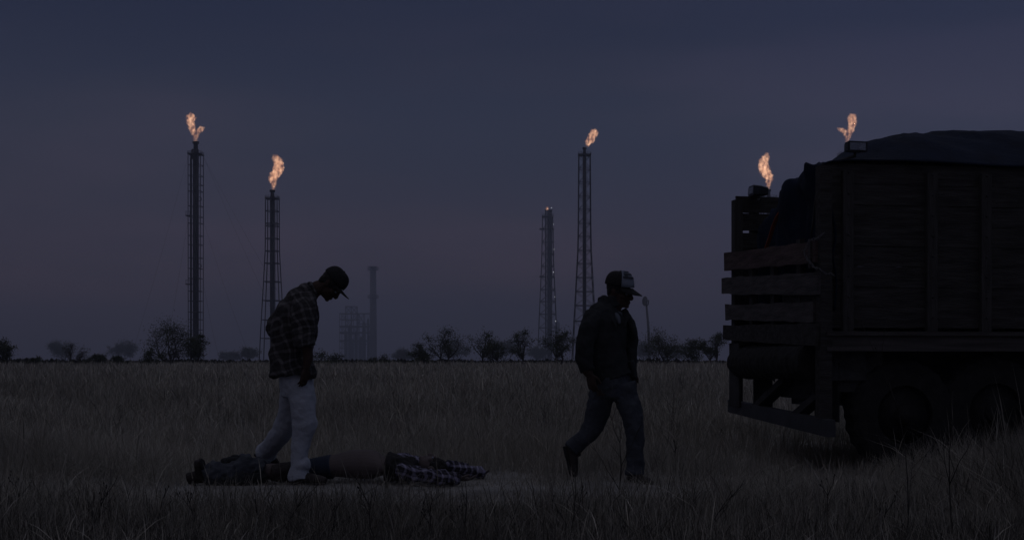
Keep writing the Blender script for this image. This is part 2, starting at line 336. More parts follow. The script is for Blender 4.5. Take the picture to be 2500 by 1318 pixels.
tree(1690, 826, 60, 86, 'low tree between the shrubby tree and the truck', 3, .9, 22)
tree(1738, 798, 76, 80, 'dark tufted tree right beside the truck rear boards', 2, 1.2, 23)
tree(1806, 850, 36, 84, 'small bush seen through the gap under the truck boards', 3, 1.0, 24, kind='low_bush', group='low bushes on the horizon')
tree(82, 866, 50, 82, 'flat dark bush near the left edge', 5, 1.6, 25, kind='low_bush', group='low bushes on the horizon')
tree(232, 862, 60, 84, 'low dark bush right of the bare tree', 5, 1.5, 26, kind='low_bush', group='low bushes on the horizon')
tree(285, 868, 60, 84, 'lowest bush between the bare tree and the spreading tree', 5, 1.3, 27, kind='low_bush', group='low bushes on the horizon')
tree(375, 848, 60, 82, 'bush against the left foot of the large spreading tree', 5, 1.3, 33, kind='low_bush', group='low bushes on the horizon')
tree(798, 843, 92, 83, 'ragged dark bush touching the back of the plaid shirt wearer, in front of his waist', 6, 1.3, 28, kind='low_bush', group='low bushes on the horizon')
tree(930, 866, 70, 90, 'low bush at the foot of the chimney', 5, 1.1, 29, kind='low_bush', group='low bushes on the horizon')
tree(1035, 868, 60, 82, 'small mound of brush under the first low tree', 5, 1.2, 30, kind='low_bush', group='low bushes on the horizon')
for i, (px, top, w, Y) in enumerate([(60, 832, 60, 520), (150, 828, 70, 560), (240, 822, 70, 420), (300, 838, 70, 640), (600, 850, 60, 480), (560, 862, 50, 640), (980, 855, 60, 560), (1110, 835, 80, 560), (1230, 835, 80, 520), (1320, 850, 70, 640), (1570, 835, 60, 500), (1650, 840, 80, 600), (1010, 790, 0, 0), (1500, 846, 80, 560), (720, 850, 80, 520)]):
    if not w or i in (0, 2): continue
    pos = ['near the left edge', 'behind the bare thin tree', 'just right of the bare thin tree', 'left of the large spreading tree', 'between the two left towers', 'close left of the second tower', 'right of the chimney', 'behind the tall two-stemmed tree', 'behind the gnarled tree', 'at the foot of the short tower', 'right of the walking man', 'behind the shrubby tree', '', 'hidden behind the walking man', 'behind the standing man'][i]
    tree(px, top, w, Y, 'pale blue hazy tree far away ' + pos, 4, 1.3, 60 + i, 'hazy trees far behind the field', clus=.32)

# ------------------------------------------------------------------ refinery: flare towers
def halfw(prof, py):
    for (a, wa), (b, wb) in zip(prof, prof[1:]):
        if a <= py <= b: return wa + (wb - wa) * (py - a) / (b - a)
    return prof[-1][1] if py > prof[-1][0] else prof[0][1]
def flare_tower(px, Y, tip, plat, prof, levels, label, pipe=5, pipe_dx=0, legr=1.0, xbr=True, extra=None, ladder=-1, base=None):
    k = Y / F; X = (px - CX) * k; g = 0.36
    o = thing('flare_tower', label, 'tower', (X, Y, g), 'flare towers of the refinery')
    Z = lambda py: CH + (HY - py) * k
    wk = [x for x in levels] + [base or HY + 10]
    corners = [(-1, -1), (1, -1), (1, 1), (-1, 1)]
    P = lambda c, py: Vector((X + c[0] * halfw(prof, py) * k, Y + c[1] * halfw(prof, py) * k, max(g - .3, Z(py))))
    for c in corners:
        m = MB(); ys = [plat] + wk
        m.tube([P(c, y) for y in ys], legr * k * 1.1, 6); m.build('leg', M['steel'], o)
    for i, y in enumerate(wk):
        m = MB(); y0 = plat if i == 0 else wk[i - 1]
        for j in range(4):
            a, b = corners[j], corners[(j + 1) % 4]
            m.tube([P(a, y), P(b, y)], legr * k * .9, 4)
            if xbr:
                m.tube([P(a, y0), P(b, y)], legr * k * .5, 4); m.tube([P(b, y0), P(a, y)], legr * k * .5, 4)
        m.build('bracing', M['steel'], o)
    m = MB(); px0 = X + pipe_dx * k
    m.tube([(px0, Y, g - .2), (px0, Y, Z(plat - 4))], pipe * k, 14); m.build('stack_pipe', M['steel'], o)
    m = MB(); m.tube([(px0, Y, Z(plat - 4)), (px0, Y, Z(plat - 9)), (px0, Y, Z(tip + 6)), (px0, Y, Z(tip + 5)), (px0, Y, Z(tip))], [pipe * k, pipe * k * .75, pipe * k * .75, pipe * k * 1.1, pipe * k * 1.1], 12)
    m.build('burner_tip', M['steel'], o)
    m = MB(); w = halfw(prof, plat) * 1.12 * k; m.box(X - w, X + w, Y - w, Y + w, Z(plat) - .5 * k, Z(plat) + 1.6 * k)
    m.build('platform', M['steel'], o, True)
    m = MB(); zt = Z(plat - 7)
    for j in range(4):
        a, b = corners[j], corners[(j + 1) % 4]
        for q in range(5):
            t = q / 4; p = Vector((X + (a[0] * (1 - t) + b[0] * t) * w * .96, Y + (a[1] * (1 - t) + b[1] * t) * w * .96, Z(plat))); m.tube([p, (p.x, p.y, zt)], .35 * k, 4)
        for zz in (zt, (zt + Z(plat)) / 2): m.tube([(X + a[0] * w * .96, Y + a[1] * w * .96, zz), (X + b[0] * w * .96, Y + b[1] * w * .96, zz)], .35 * k, 4)
    m.build('railing', M['steel'], o)
    if ladder:
        m = MB(); lx = X + ladder * (halfw(prof, plat) * .55) * k
        for s in (-1, 1): m.tube([(lx + s * 1.6 * k, Y - halfw(prof, plat) * .8 * k, g), (lx + s * 1.6 * k, Y - halfw(prof, plat) * .8 * k, Z(plat))], .5 * k, 4)
        y = plat
        while y < HY: m.tube([(lx - 1.6 * k, Y - halfw(prof, plat) * .8 * k, Z(y)), (lx + 1.6 * k, Y - halfw(prof, plat) * .8 * k, Z(y))], .35 * k, 4); y += 4
        m.build('ladder', M['steel'], o)
    if extra: extra(o, X, Y, k, Z, g)
    return o
def ex1(o, X, Y, k, Z, g):
    for y in (527, 694): 
        m = MB(); m.box(X - 23 * k, X - 9 * k, Y - 9 * k, Y + 9 * k, Z(y) - k, Z(y) + k)
        for q in range(4): m.tube([(X - 23 * k + q * 3.5 * k, Y - 9 * k, Z(y)), (X - 23 * k + q * 3.5 * k, Y - 9 * k, Z(y - 10))], .4 * k, 4)
        m.tube([(X - 23 * k, Y - 9 * k, Z(y - 10)), (X - 12 * k, Y - 9 * k, Z(y - 10))], .4 * k, 4)
        m.build('rest_platform', M['steel'], o, True)
    m = MB(); m.tube([(X - 2 * k, Y, Z(372)), (X - 9 * k, Y, Z(376)), (X - 12 * k, Y, Z(386)), (X - 12 * k, Y, g)], 2.2 * k, 8); m.build('riser_pipe', M['steel'], o)
    m = MB(); m.tube([(X - 9 * k, Y, Z(366)), (X + 5 * k, Y, Z(366)), (X + 5 * k, Y, Z(388)), (X - 9 * k, Y, Z(388)), (X - 9 * k, Y, Z(366))], 2.4 * k, 6); m.build('seal_drum', M['steel'], o)
    for y in (487, 650):
        m = MB(); m.tube([(X + (11 + 5 * math.cos(a * .628)) * k, Y - 8 * k, Z(y + 5 * math.sin(a * .628))) for a in range(11)], .8 * k, 5); m.build('cable_reel', M['steel'], o)
    for (y0, dx, dy, L_) in ((386, 190, 260, 0), (386, 260, -120, 0), (386, -160, 240, 0), (545, 150, 180, 0), (700, 120, 80, 0), (545, -120, 160, 0)):
        m = MB(); a = Vector((X + 20 * k * (1 if dx > 0 else -1), Y, Z(y0))); b = Vector((X + dx * k * (880 - y0) / 494 * 1.2, Y + dy * k * .4, g))
        m.tube([a.lerp(b, t / 8) + Vector((0, 0, -math.sin(t / 8 * math.pi) * 1.1)) for t in range(9)], .02, 4); m.build('guy_wire', M['steel'], o)
flare_tower(478, 330, 346, 378, [(378, 15), (880, 14.5)], [404, 430, 452, 468, 504, 530, 546, 576, 598, 630, 656, 680, 711, 735, 762, 780, 805, 830, 856], 'tallest left flare tower, thick dark stack in a square ladder frame with guy wires', 7.2, 0, .8, False, ex1, -1)
flare_tower(665, 350, 464, 486, [(486, 14), (610, 14.5), (700, 18.5), (780, 22.5), (880, 27)], [516, 546, 552, 583, 613, 643, 688, 734, 781, 826], 'shorter left flare tower with flared lattice legs behind the standing man', 6, 0, 1.1, False, None, 1)
flare_tower(1427, 380, 360, 380, [(380, 13.8), (560, 15), (612, 16), (880, 30)], [413, 446, 480, 512, 545, 578, 612, 644, 678, 712, 746, 784, 830], 'tall lattice flare tower behind the walking man, cross braced and widening downward', 4.5, 0, .9, True, None, 0)
def ex3(o, X, Y, k, Z, g):
    m = MB(); m.tube([(X + 2 * k, Y, Z(512)), (X + 2 * k, Y, g)], 3.2 * k, 10)
    m.tube([(X - 4.5 * k, Y, Z(512)), (X - 4.5 * k, Y, g)], 2 * k, 8); m.build('riser_pipe', M['steel'], o)
    for y in (560, 591, 620, 650, 676, 707, 736, 767):
        m = MB(); m.box(X + 6 * k, X + 16 * k, Y - 6 * k, Y + 6 * k, Z(y) - .8 * k, Z(y) + 1.6 * k); m.build('rest_platform', M['steel'], o, True)
    for y in (560, 676):
        m = MB(); m.box(X - 20 * k, X - 8 * k, Y - 5 * k, Y + 5 * k, Z(y) - k, Z(y) + 2.4 * k); m.build('rest_platform', M['steel'], o, True)
    em = bpy.data.materials.get('tower_lamp_glow')
    if not em:
        em = bpy.data.materials.new('tower_lamp_glow'); em.use_nodes = True; t = em.node_tree; b = t.nodes['Principled BSDF']
        nzz = N(t, 'ShaderNodeTexNoise'); nzz.inputs['Scale'].default_value = 3; L(t, nzz.outputs[0], b.inputs['Roughness'])
        b.inputs['Emission Color'].default_value = (.9, .95, 1, 1); b.inputs['Emission Strength'].default_value = .9
    for (dx, y) in ((14, 549), (15, 610), (14, 665), (17, 725), (19, 784), (9, 509)):
        m = MB(); m.ell((X + dx * k, Y - 3, Z(y)), ((1, 0, 0), (0, 1, 0), (0, 0, 1)), (.26, .26, .26), 8, 6); m.build('lamp', em, o)
flare_tower(1337, 760, 512, 530, [(530, 12.5), (640, 14.5), (880, 25)], [560, 591, 620, 650, 676, 707, 736, 767, 800, 840], 'hazy shorter flare tower with twin pipes, small lamps and tiny flame', 3.2, 8, .8, True, ex3, 0)
flare_tower(1877, 350, 462, 486, [(486, 15.5), (610, 16), (700, 20), (780, 24), (880, 28)], [516, 546, 583, 613, 643, 688, 734, 781, 826], 'flare tower behind the low truck boards, only its grey burner tip showing', 5, 0, 1.1, False, None, 1)
flare_tower(2069, 330, 348, 380, [(380, 18.5), (880, 17)], [404, 430, 452, 504, 546, 598, 656, 711, 762, 805, 856], 'flare tower mostly hidden behind the truck corner, tip left of the upper work lamp', 4.2, 0, .9, False, None, 1)

# flames: burning gas as glowing volume
fm = bpy.data.materials.new('burning_gas'); fm.use_nodes = True; t = fm.node_tree; t.nodes.clear()
o_ = N(t, 'ShaderNodeOutputMaterial'); e_ = N(t, 'ShaderNodeEmission'); c_ = N(t, 'ShaderNodeTexCoord'); n_ = N(t, 'ShaderNodeTexNoise'); n_.inputs['Scale'].default_value = 1.15; n_.inputs['Detail'].default_value = 4; n_.inputs['Roughness'].default_value = .65
mpp = N(t, 'ShaderNodeMapping'); mpp.inputs['Scale'].default_value = (1, 1, .6); L(t, c_.outputs['Object'], mpp.inputs[0]); L(t, mpp.outputs[0], n_.inputs[0])
rc = ramp(t, [(.36, (.72, .22, .11)), (.52, (.85, .40, .2)), (.68, (.9, .56, .36))]); L(t, n_.outputs[0], rc.inputs[0]); L(t, rc.outputs[0], e_.inputs[0])
rs_ = ramp(t, [(.38, (.0, .0, .0)), (.5, (.35, .35, .35)), (.64, (1, 1, 1))]); L(t, n_.outputs[0], rs_.inputs[0])
ms = N(t, 'ShaderNodeMath', operation='MULTIPLY'); L(t, rs_.outputs[0], ms.inputs[0]); ms.inputs[1].default_value = .85; L(t, ms.outputs[0], e_.inputs[1]); L(t, e_.outputs[0], o_.inputs['Volume'])
fm.cycles.volume_step_rate = .25
def flame(px, py, Y, chains, label, s=1):
    k = Y / F; base = at(px, py, Y)
    o = None; m = MB()
    for ch in chains:
        m.loft([at(px + s * a, py + b, Y + (.12 * (i % 3) - .1) * 2) for i, (a, b, r) in enumerate(ch)], [r * k * 1.22 for a, b, r in ch], (0, 1, 0), 14, 5)
    vs = m.v; m.v = [(v[0] - base.x, v[1] - base.y, v[2] - base.z) for v in vs]
    o = m.build('gas_flame', fm); o.location = base
    remesh(o, .10, 1, 1.35, .5); remesh(o, .10, 0)
    return tag(o, label, 'flame', 'flames on the flare towers')
A1 = [[(0, 2, 2.5), (-4, -15, 4), (-9, -33, 7), (-12, -47, 8), (-11, -58, 9), (-7, -66, 6)], [(1, 0, 2.5), (5, -20, 4), (10, -28, 5.5), (16, -30, 4), (22, -33, 2.5)]]
A2 = [[(0, 2, 2), (1, -14, 6), (-1, -26, 8.5), (7, -38, 10), (13, -52, 11), (12, -66, 9.5), (6, -78, 6)], [(10, -68, 4), (17, -69, 3), (25, -67, 1.8)], [(5, -76, 6), (3, -82, 4.5)]]
A4 = [[(6, 0, 3.5), (9, -10, 6.5), (16, -20, 8), (22, -31, 8), (29, -37, 5)], [(20, -30, 5), (14, -38, 3)]]
flame(478, 345, 330, A1, 'orange flame with a side tongue on the tallest left tower')
flame(667, 462, 350, A2, 'broad bright flame on the shorter left tower')
flame(1428, 357, 380, A4, 'dull orange flame blown right off the tall lattice tower')
flame(1336, 512, 760, [[(0, 1, 2.6), (0, -3, 3.2), (1, -7, 1.6)]], 'tiny flicker of flame on the hazy shorter tower')
flame(1877, 460, 350, A2, 'tall bright flame above the low truck boards', -1)
flame(2069, 347, 330, A1, 'forked flame beside the lamp on the truck corner', -1)

# chimney, process structure, dish pole, far column
k = 1250 / F; X = (911 - CX) * k; g = .36
ch = thing('chimney', 'plain tall chimney with two ring platforms, right of the refinery frame', 'chimney', (X, 1250, g))
Zc = lambda py: CH + (HY - py) * k
MB().loft([(X, 1250, g), (X, 1250, Zc(760)), (X, 1250, Zc(652))], [9.5 * k, 8.3 * k, 7.6 * k], (0, 1, 0), 24, 1, False).build('shaft', M['steel_pale'], ch)
MB().loft([(X, 1250, Zc(656)), (X, 1250, Zc(650))], [8.2 * k, 8.2 * k], (0, 1, 0), 24, 1, False).build('rim', M['steel'], ch)
for y in (658, 727):
    m = MB(); m.loft([(X, 1250, Zc(y) - .5), (X, 1250, Zc(y) + .1)], [13 * k, 13 * k], (0, 1, 0), 20, 1, False)
    ring = [(X + math.cos(a) * 13 * k, 1250 + math.sin(a) * 13 * k) for a in [i * math.pi / 8 for i in range(17)]]
    m.tube([(a, b, Zc(y - 6)) for a, b in ring], .22, 4)
    for a, b in ring[:-1]: m.tube([(a, b, Zc(y)), (a, b, Zc(y - 6))], .17, 4)
    m.build('ring_platform', M['steel'], ch)
k = 1300 / F; Zs = lambda py: CH + (HY - py) * k
ps = thing('process_structure', 'hazy open steel refinery frame with vessels, left of the plain chimney', 'refinery', ((865 - CX) * k, 1300, g))
def frame(name, x0, x1, ys, cols, dy, brace):
    m = MB(); xs = [x0 + (x1 - x0) * i / (cols - 1) for i in range(cols)]
    for yy in (1300, 1300 + dy):
        for x in xs: m.tube([((x - CX) * k, yy, g), ((x - CX) * k, yy, Zs(ys[0]))], .7 * k, 4)
        for y in ys: m.tube([((x0 - CX) * k, yy, Zs(y)), ((x1 - CX) * k, yy, Zs(y))], .9 * k, 4)
        for i in range(cols - 1):
            for j in range(len(ys) - 1):
                if (i + j) % brace == 0: m.tube([((xs[i] - CX) * k, yy, Zs(ys[j])), ((xs[i + 1] - CX) * k, yy, Zs(ys[j + 1]))], .5 * k, 4); m.tube([((xs[i + 1] - CX) * k, yy, Zs(ys[j])), ((xs[i] - CX) * k, yy, Zs(ys[j + 1]))], .5 * k, 4)
    for x in xs:
        for y in ys: m.tube([((x - CX) * k, 1300, Zs(y)), ((x - CX) * k, 1300 + dy, Zs(y))], .8 * k, 4)
    m.build(name, M['steel'], ps)
frame('frame', 829, 872, [765, 780, 797, 814, 832, 850], 4, 18, 2)
frame('top_frame', 843, 871, [748, 765], 3, 6, 1)
frame('frame', 873, 903, [765, 790, 812, 840], 3, 9, 2)
for x, y0, r in ((852, 792, 8), (866, 812, 6), (886, 785, 7), (896, 776, 4), (841, 806, 6), (879, 822, 9), (900, 818, 8), (855, 826, 10)):
    m = MB(); xx = (x - CX) * k; m.loft([(xx, 1310, g), (xx, 1310, Zs(y0 + 4)), (xx, 1310, Zs(y0))], [r * k * .62, r * k * .62, r * k * .3], (0, 1, 0), 14, 1, False); m.build('vessel', M['steel'], ps)
for y in (797, 832, 812):
    m = MB(); m.tube([((829 - CX) * k, 1302, Zs(y)), ((903 - CX) * k, 1302, Zs(y))], 2.4 * k, 8); m.build('pipe_run', M['steel'], ps)
k = 330 / F; Zd = lambda py: CH + (HY - py) * k
dp = thing('dish_pole', 'leaning pole carrying an oval dish, right of the walking man', 'antenna', ((1584 - CX) * k, 330, g))
m = MB(); m.tube([((1586 - CX) * k, 330, g - .1), ((1583 - CX) * k, 330, Zd(800)), ((1578 - CX) * k, 330, Zd(742))], [3.2 * k, 3 * k, 2.4 * k], 8); m.build('pole', M['steel_pale'], dp)
m = MB(); m.ell(((1574 - CX) * k, 329.6, Zd(735)), ((.92, -.4, 0), (.4, .92, 0), (.05, 0, 1)), (7 * k, 1.6 * k, 12 * k), 20, 12); m.build('dish', M['steel_pale'], dp)
MB().tube([((1578 - CX) * k, 330, Zd(748)), ((1583 - CX) * k, 330, Zd(742)), ((1583 - CX) * k, 330, Zd(732))], 1.7 * k, 6).build('mount', M['steel_pale'], dp)
k = 1600 / F; Zk = lambda py: CH + (HY - py) * k
fc = thing('distillation_column', 'very faint column just right of the hazy shorter tower', 'column', ((1361 - CX) * k, 1600, g))
for x, y, r in ((1359, 781, 4), (1364, 786, 3)):
    m = MB(); xx = (x - CX) * k; m.loft([(xx, 1600, g), (xx, 1600, Zk(y + 3)), (xx, 1600, Zk(y))], [r * k, r * k, r * k * .5], (0, 1, 0), 12, 1, False); m.build('vessel', M['steel'], fc)
# ------------------------------------------------------------------ truck
def TW(u, v, z): return Vector((TX + u * TC - v * TS, TY + u * TS + v * TC, z))
def rp(px, py, u=0.0):      # photo pixel on the truck's rear plane
    a = (px - CX) / F; v = (TX + TC * u - a * (TY + TS * u)) / (a * TC + TS); y = TY + TS * u + TC * v
    return TW(u, v, CH + (HY - py) / F * y)
def spt(px, py, v=0.0):     # photo pixel on the truck's near side plane
    a = (px - CX) / F; u = (a * (TY + TC * v) - TX + TS * v) / (TC - TS * a); y = TY + TS * u + TC * v
    return TW(u, v, CH + (HY - py) / F * y)
UA = Vector((TC, TS, 0)); VA = Vector((-TS, TC, 0)); ZA = Vector((0, 0, 1))
def plank(m, a, b, h0, h1, th, nrm, rn, seg=10, rough=.006):
    """board from a to b (centre line of its outer face), half heights h0/h1, thickness th towards nrm"""
    a, b = Vector(a), Vector(b); vs = []
    for i in range(seg + 1):
        t = i / seg; p = a.lerp(b, t); h = h0 + (h1 - h0) * t; j = rn.uniform(-rough, rough); j2 = rn.uniform(-rough, rough); w = nrm * rn.uniform(-.003, .003)
        e = (b - a).normalized() * rn.uniform(-.012, .012) if i in (0, seg) else Vector()
        vs += [p + w - ZA * (h + j), p + w + ZA * (h + j2) + e, p + w + nrm * th + ZA * (h + j2) + e, p + w + nrm * th - ZA * (h + j)]
    fs = [(i * 4 + k, i * 4 + (k + 1) % 4, i * 4 + 4 + (k + 1) % 4, i * 4 + 4 + k) for i in range(seg) for k in range(4)]
    fs += [(3, 2, 1, 0), tuple(seg * 4 + k for k in range(4))]
    return m.add(vs, fs)
def tbox(m, u0, u1, v0, v1, z0, z1):
    return m.hexa([TW(u0, v0, z0), TW(u1, v0, z0), TW(u1, v1, z0), TW(u0, v1, z0), TW(u0, v0, z1), TW(u1, v0, z1), TW(u1, v1, z1), TW(u0, v1, z1)])
rn = random.Random(5); BL = 5.0; BW = 2.2; BZ = 1.25; TOP = 2.66
tg = G(4.5, 11.5)
truck = thing('stake_truck', 'old stake-bed truck with dark board sides, backed in from the right edge', 'truck', TW(BL / 2, BW / 2, tg))
nb = 8; zs = [BZ + (TOP - BZ) * i / nb for i in range(nb + 1)]
for v, nn in ((0, VA), (BW, -VA)):
    for i in range(nb):
        zc = (zs[i] + zs[i + 1]) / 2; hh = (zs[i + 1] - zs[i]) / 2 - .001
        m = MB(); s = rn.uniform(-.001, .001); u0 = rn.uniform(-.02, .03) if v else .0
        
        if v and i == 7: hh -= .004; s += .004
        if v and i == 5: hh -= .012; s -= .012
        vo = (.006 if i % 2 else 0) * (1 if v == 0 else -1)
        plank(m, TW(u0, v + vo, zc + s), TW(BL, v + vo, zc + s), hh, hh, .028, nn, rn, 40, .003)
        m.build('side_board', M['wood'], truck, True)
    sg = -1 if v == 0 else 1
    for u in (.16, .93, 1.435, 2.5, 3.4, 4.3):
        m = MB(); va, vb = (v + sg * .045, v - sg * .0) if v == 0 else (v, v + .045)
        tbox(m, u, u + .095, min(va, vb) - .003 * (v == 0), max(va, vb) - .003 * (v == 0), BZ - .2, TOP - .07)
        st = m.build('stake', M['post'], truck, True)
        if v == 0 and u < 2:
            for z in zs[:-1]:
                m = MB(); m.ell(TW(u + .048, v + sg * .05, z + .09), (UA, VA, ZA), (.012, .008, .012), 8, 5); m.build('bolt', M['black'], st)
    m = MB(); tbox(m, 0, BL, min(v, v + sg * .05) - .004, max(v, v + sg * .05) - .004, BZ - .20, BZ - .03); tbox(m, .0, BL, min(v, v + sg * .075) - .004, max(v, v + sg * .075) - .004, BZ - .065, BZ - .03); tbox(m, .0, BL, min(v, v + sg * .075) - .004, max(v, v + sg * .075) - .004, BZ - .20, BZ - .165)
    m.build('bed_rail', M['rail'], truck, True)
m = MB(); tbox(m, .06, BL, .03, BW - .03, BZ - .1, BZ - .03)
for i in range(12): tbox(m, .2 + i * .4, .27 + i * .4, .03, BW - .03, BZ - .2, BZ - .1)
m.build('bed_floor', M['wood'], truck, True)
# corner posts
m = MB(); tbox(m, -.05, .055, -.06, .05, .36, TOP - .03); m.build('corner_post', M['wood'], truck, True)
m = MB(); tbox(m, -.03, .06, BW - .05, BW + .045, .52, TOP - .04); m.build('corner_post', M['post'], truck, True)
m = MB(); tbox(m, -.052, -.03, BW - .24, BW + .05, .5, BZ - .1); m.build('corner_plate', M['black'], truck, True)
# gate boards, traced on the rear plane
gate = [((1768, 618, 660), (1990, 588, 642), 'wood_red', -.075), ((1762, 678, 718), (1995, 665, 719), 'wood_grey', -.08), ((1770, 744, 780), (1985, 737, 787), 'wood_grey', -.07), ((1764, 794, 829), (1992, 790, 846), 'wood', -.085)]
for (x0, a0, b0), (x1, a1, b1), mm, u in gate:
    p = rp(x0, (a0 + b0) / 2, u); q = rp(x1, (a1 + b1) / 2, u); ya, yb = p.y, q.y
    m = MB(); plank(m, p, q, (b0 - a0) / 2 / F * ya, (b1 - a1) / 2 / F * yb, .03, UA, rn, 14, .008); m.build('gate_board', M[mm], truck, True)
for v in (.42, 1.05, 1.62): 
    m = MB(); tbox(m, -.035, .01, v, v + .09, 1.2, 2.05 if v < 1 else 1.98); m.build('gate_stile', M['post'], truck, True)
m = MB(); tbox(m, -.03, .0, .1, .85, 1.36, 1.60); m.build('gate_inner_board', M['wood'], truck, True)
m = MB(); p = rp(1984, 590, -.082); tbox(m, -.095, -.05, .06, .10, p.z - .22, p.z + .02); m.build('gate_latch', M['rail'], truck, True)
# head board behind cab
for i in range(nb):
    m = MB(); plank(m, TW(BL + .01, .03, (zs[i] + zs[i + 1]) / 2), TW(BL + .01, BW - .03, (zs[i] + zs[i + 1]) / 2), .08, .08, .028, UA, rn, 8, .003); m.build('head_board', M['wood'], truck, True)
# under frame
for v in (.65, 1.5):
    m = MB(); tbox(m, .05, BL + 2.6, v, v + .08, BZ - .42, BZ - .202); m.build('chassis_rail', M['black'], truck, True)
m = MB(); a = rp(1985, 1052, -.02); b = rp(1776, 990, -.02)
a = rp(2018, 1046, -.06); plank(m, a, b, .072, .065, .08, UA, rn, 10, .001); m.build('underride_bar', M['bumper'], truck, True)
m = MB(); tbox(m, .02, .42, .06, 2.02, .80, 1.05); m.build('cross_member', M['black'], truck, True)
m = MB(); m.loft([rp(1817, 884, .02), rp(1822, 884, .02), rp(1990, 880, .02)], [.15, .165, .17], ZA, 14, 3); o = m.build('rolled_canvas', M['rubber'], truck); remesh(o, .015, 1, .03, .08)
m = MB()
for (x0, y0, x1, y1, w) in ((1832, 905, 1840, 932, 10), (1850, 905, 1853, 925, 8), (1868, 900, 1878, 915, 16), (1885, 900, 1888, 932, 22), (1910, 900, 1912, 928, 22), (1858, 905, 1866, 930, 4), (1822, 900, 1845, 922, 5)):
    p, q = rp(x0, y0 - 10, .04), rp(x1, y1, .04); ww = w / F * p.y / 2
    m.hexa([p - VA * ww, p - VA * ww + UA * .01, p + VA * ww + UA * .01, p + VA * ww, q - VA * ww * .5, q - VA * ww * .5 + UA * .01, q + VA * ww * .4 + ZA * .02 + UA * .01, q + VA * ww * .4 + ZA * .02])
    m.build('rag', M['black'], truck, True); m = MB()
m.bar(rp(1842, 912, .03), rp(1856, 922, .03), .012); m.bar(rp(1838, 922, .03), rp(1856, 918, .03), .01); m.build('bent_wire', M['black'], truck, True)
m = MB(); tbox(m, .15, .75, .55, 1.35, .62, .82); tbox(m, .2, .6, .65, 1.2, .56, .625); m.build('tow_hitch', M['black'], truck, True)
m = MB(); m.bar(rp(1925, 925, .1), rp(1848, 998, .03), .13, .06); m.build('brace', M['black'], truck, True)
m = MB(); m.bar(rp(2005, 965, .1), rp(1948, 1014, .03), .13, .06); m.build('brace', M['black'], truck, True)
# mud flaps, tank, axles, wheels
for v in (.06, 1.62):
    m = MB(); tbox(m, .16, .175, v, v + .5, .44, 1.06); m.build('mud_flap', M['rubber'], truck, True)
m = MB(); tbox(m, .19, .6, .10, .5, .70, 1.04); m.build('tool_box', M['black'], truck, True)
def wheel(u, v, w, r=.5):
    c = TW(u, v, tg + r - .02); prof = [(.52, -.5), (.62, -.5), (.86, -.46), (.97, -.36), (1.0, -.22), (1.0, .22), (.97, .36), (.86, .46), (.62, .5), (.52, .5)]
    m = MB(); n = 48; vs = []
    for i in range(n):
        a = 2 * math.pi * i / n
        for j, (rr, ww) in enumerate(prof):
            q = rr * r - (.016 if (i % 2 and 3 <= j <= 6) else 0)
            vs.append(c + (UA * math.cos(a) + ZA * math.sin(a)) * q + VA * ww * w)
    k_ = len(prof); m.add(vs, [(i * k_ + j, i * k_ + (j + 1) % k_, ((i + 1) % n) * k_ + (j + 1) % k_, ((i + 1) % n) * k_ + j) for i in range(n) for j in range(k_)])
    o = m.build('wheel', M['rubber'], truck, True)
    m = MB(); m.loft([c - VA * w * .32, c - VA * w * .1, c + VA * w * .1], [r * .53, r * .45, r * .5], UA, 28, 1, False)
    m.loft([c - VA * w * .5, c - VA * w * .2], [r * .16, r * .2], UA, 12, 1, False)
    m.build('rim', M['rubber'], o)
for v in (.16, .46, 1.74, 2.04): wheel(1.62, v, .27)
wheel(.765, .15, .24, .49)
for v in (.2, 2.0): wheel(BL + 1.5, v, .27)
for u in (1.62, BL + 1.5):
    m = MB(); m.tube([TW(u, .3, tg + .48), TW(u, 1.9, tg + .48)], .07, 10); m.ell(TW(u, 1.1, tg + .5), (UA, VA, ZA), (.22, .2, .2)); m.build('axle', M['black'], truck)
m = MB(); m.loft([TW(2.1, 1.75, .85), TW(3.3, 1.75, .85)], [.24, .24], VA, 18, 1, False); m.build('fuel_tank', M['black'], truck)
m = MB(); tbox(m, 2.3, 4.4, .08, .5, .42, 1.02); m.build('side_locker', M['black'], truck, True)
m = MB(); tbox(m, 1.9, 4.6, .55, 1.65, .62, 1.03); m.build('transmission', M['black'], truck, True)
# cab (beyond the frame)
m = MB(); pr = [(.25, .75), (.25, 2.35), (.45, 2.45), (1.35, 2.4), (1.85, 1.7), (2.75, 1.55), (2.85, .75)]
vs = [TW(BL + u, .1, z) for u, z in pr] + [TW(BL + u, 2.1, z) for u, z in pr]; n_ = len(pr)
m.add(vs, [tuple(range(n_)), tuple(range(2 * n_ - 1, n_ - 1, -1))] + [(i, (i + 1) % n_, n_ + (i + 1) % n_, n_ + i) for i in range(n_)]); cab = m.build('cab', M['bumper'], truck, True)
m = MB(); m.hexa([TW(BL + .6, .095, 1.65), TW(BL + 1.65, .095, 1.65), TW(BL + 1.65, .12, 1.65), TW(BL + .6, .12, 1.65), TW(BL + .6, .095, 2.25), TW(BL + 1.3, .095, 2.25), TW(BL + 1.3, .12, 2.25), TW(BL + .6, .12, 2.25)]); m.build('window', M['lens'], cab, True)
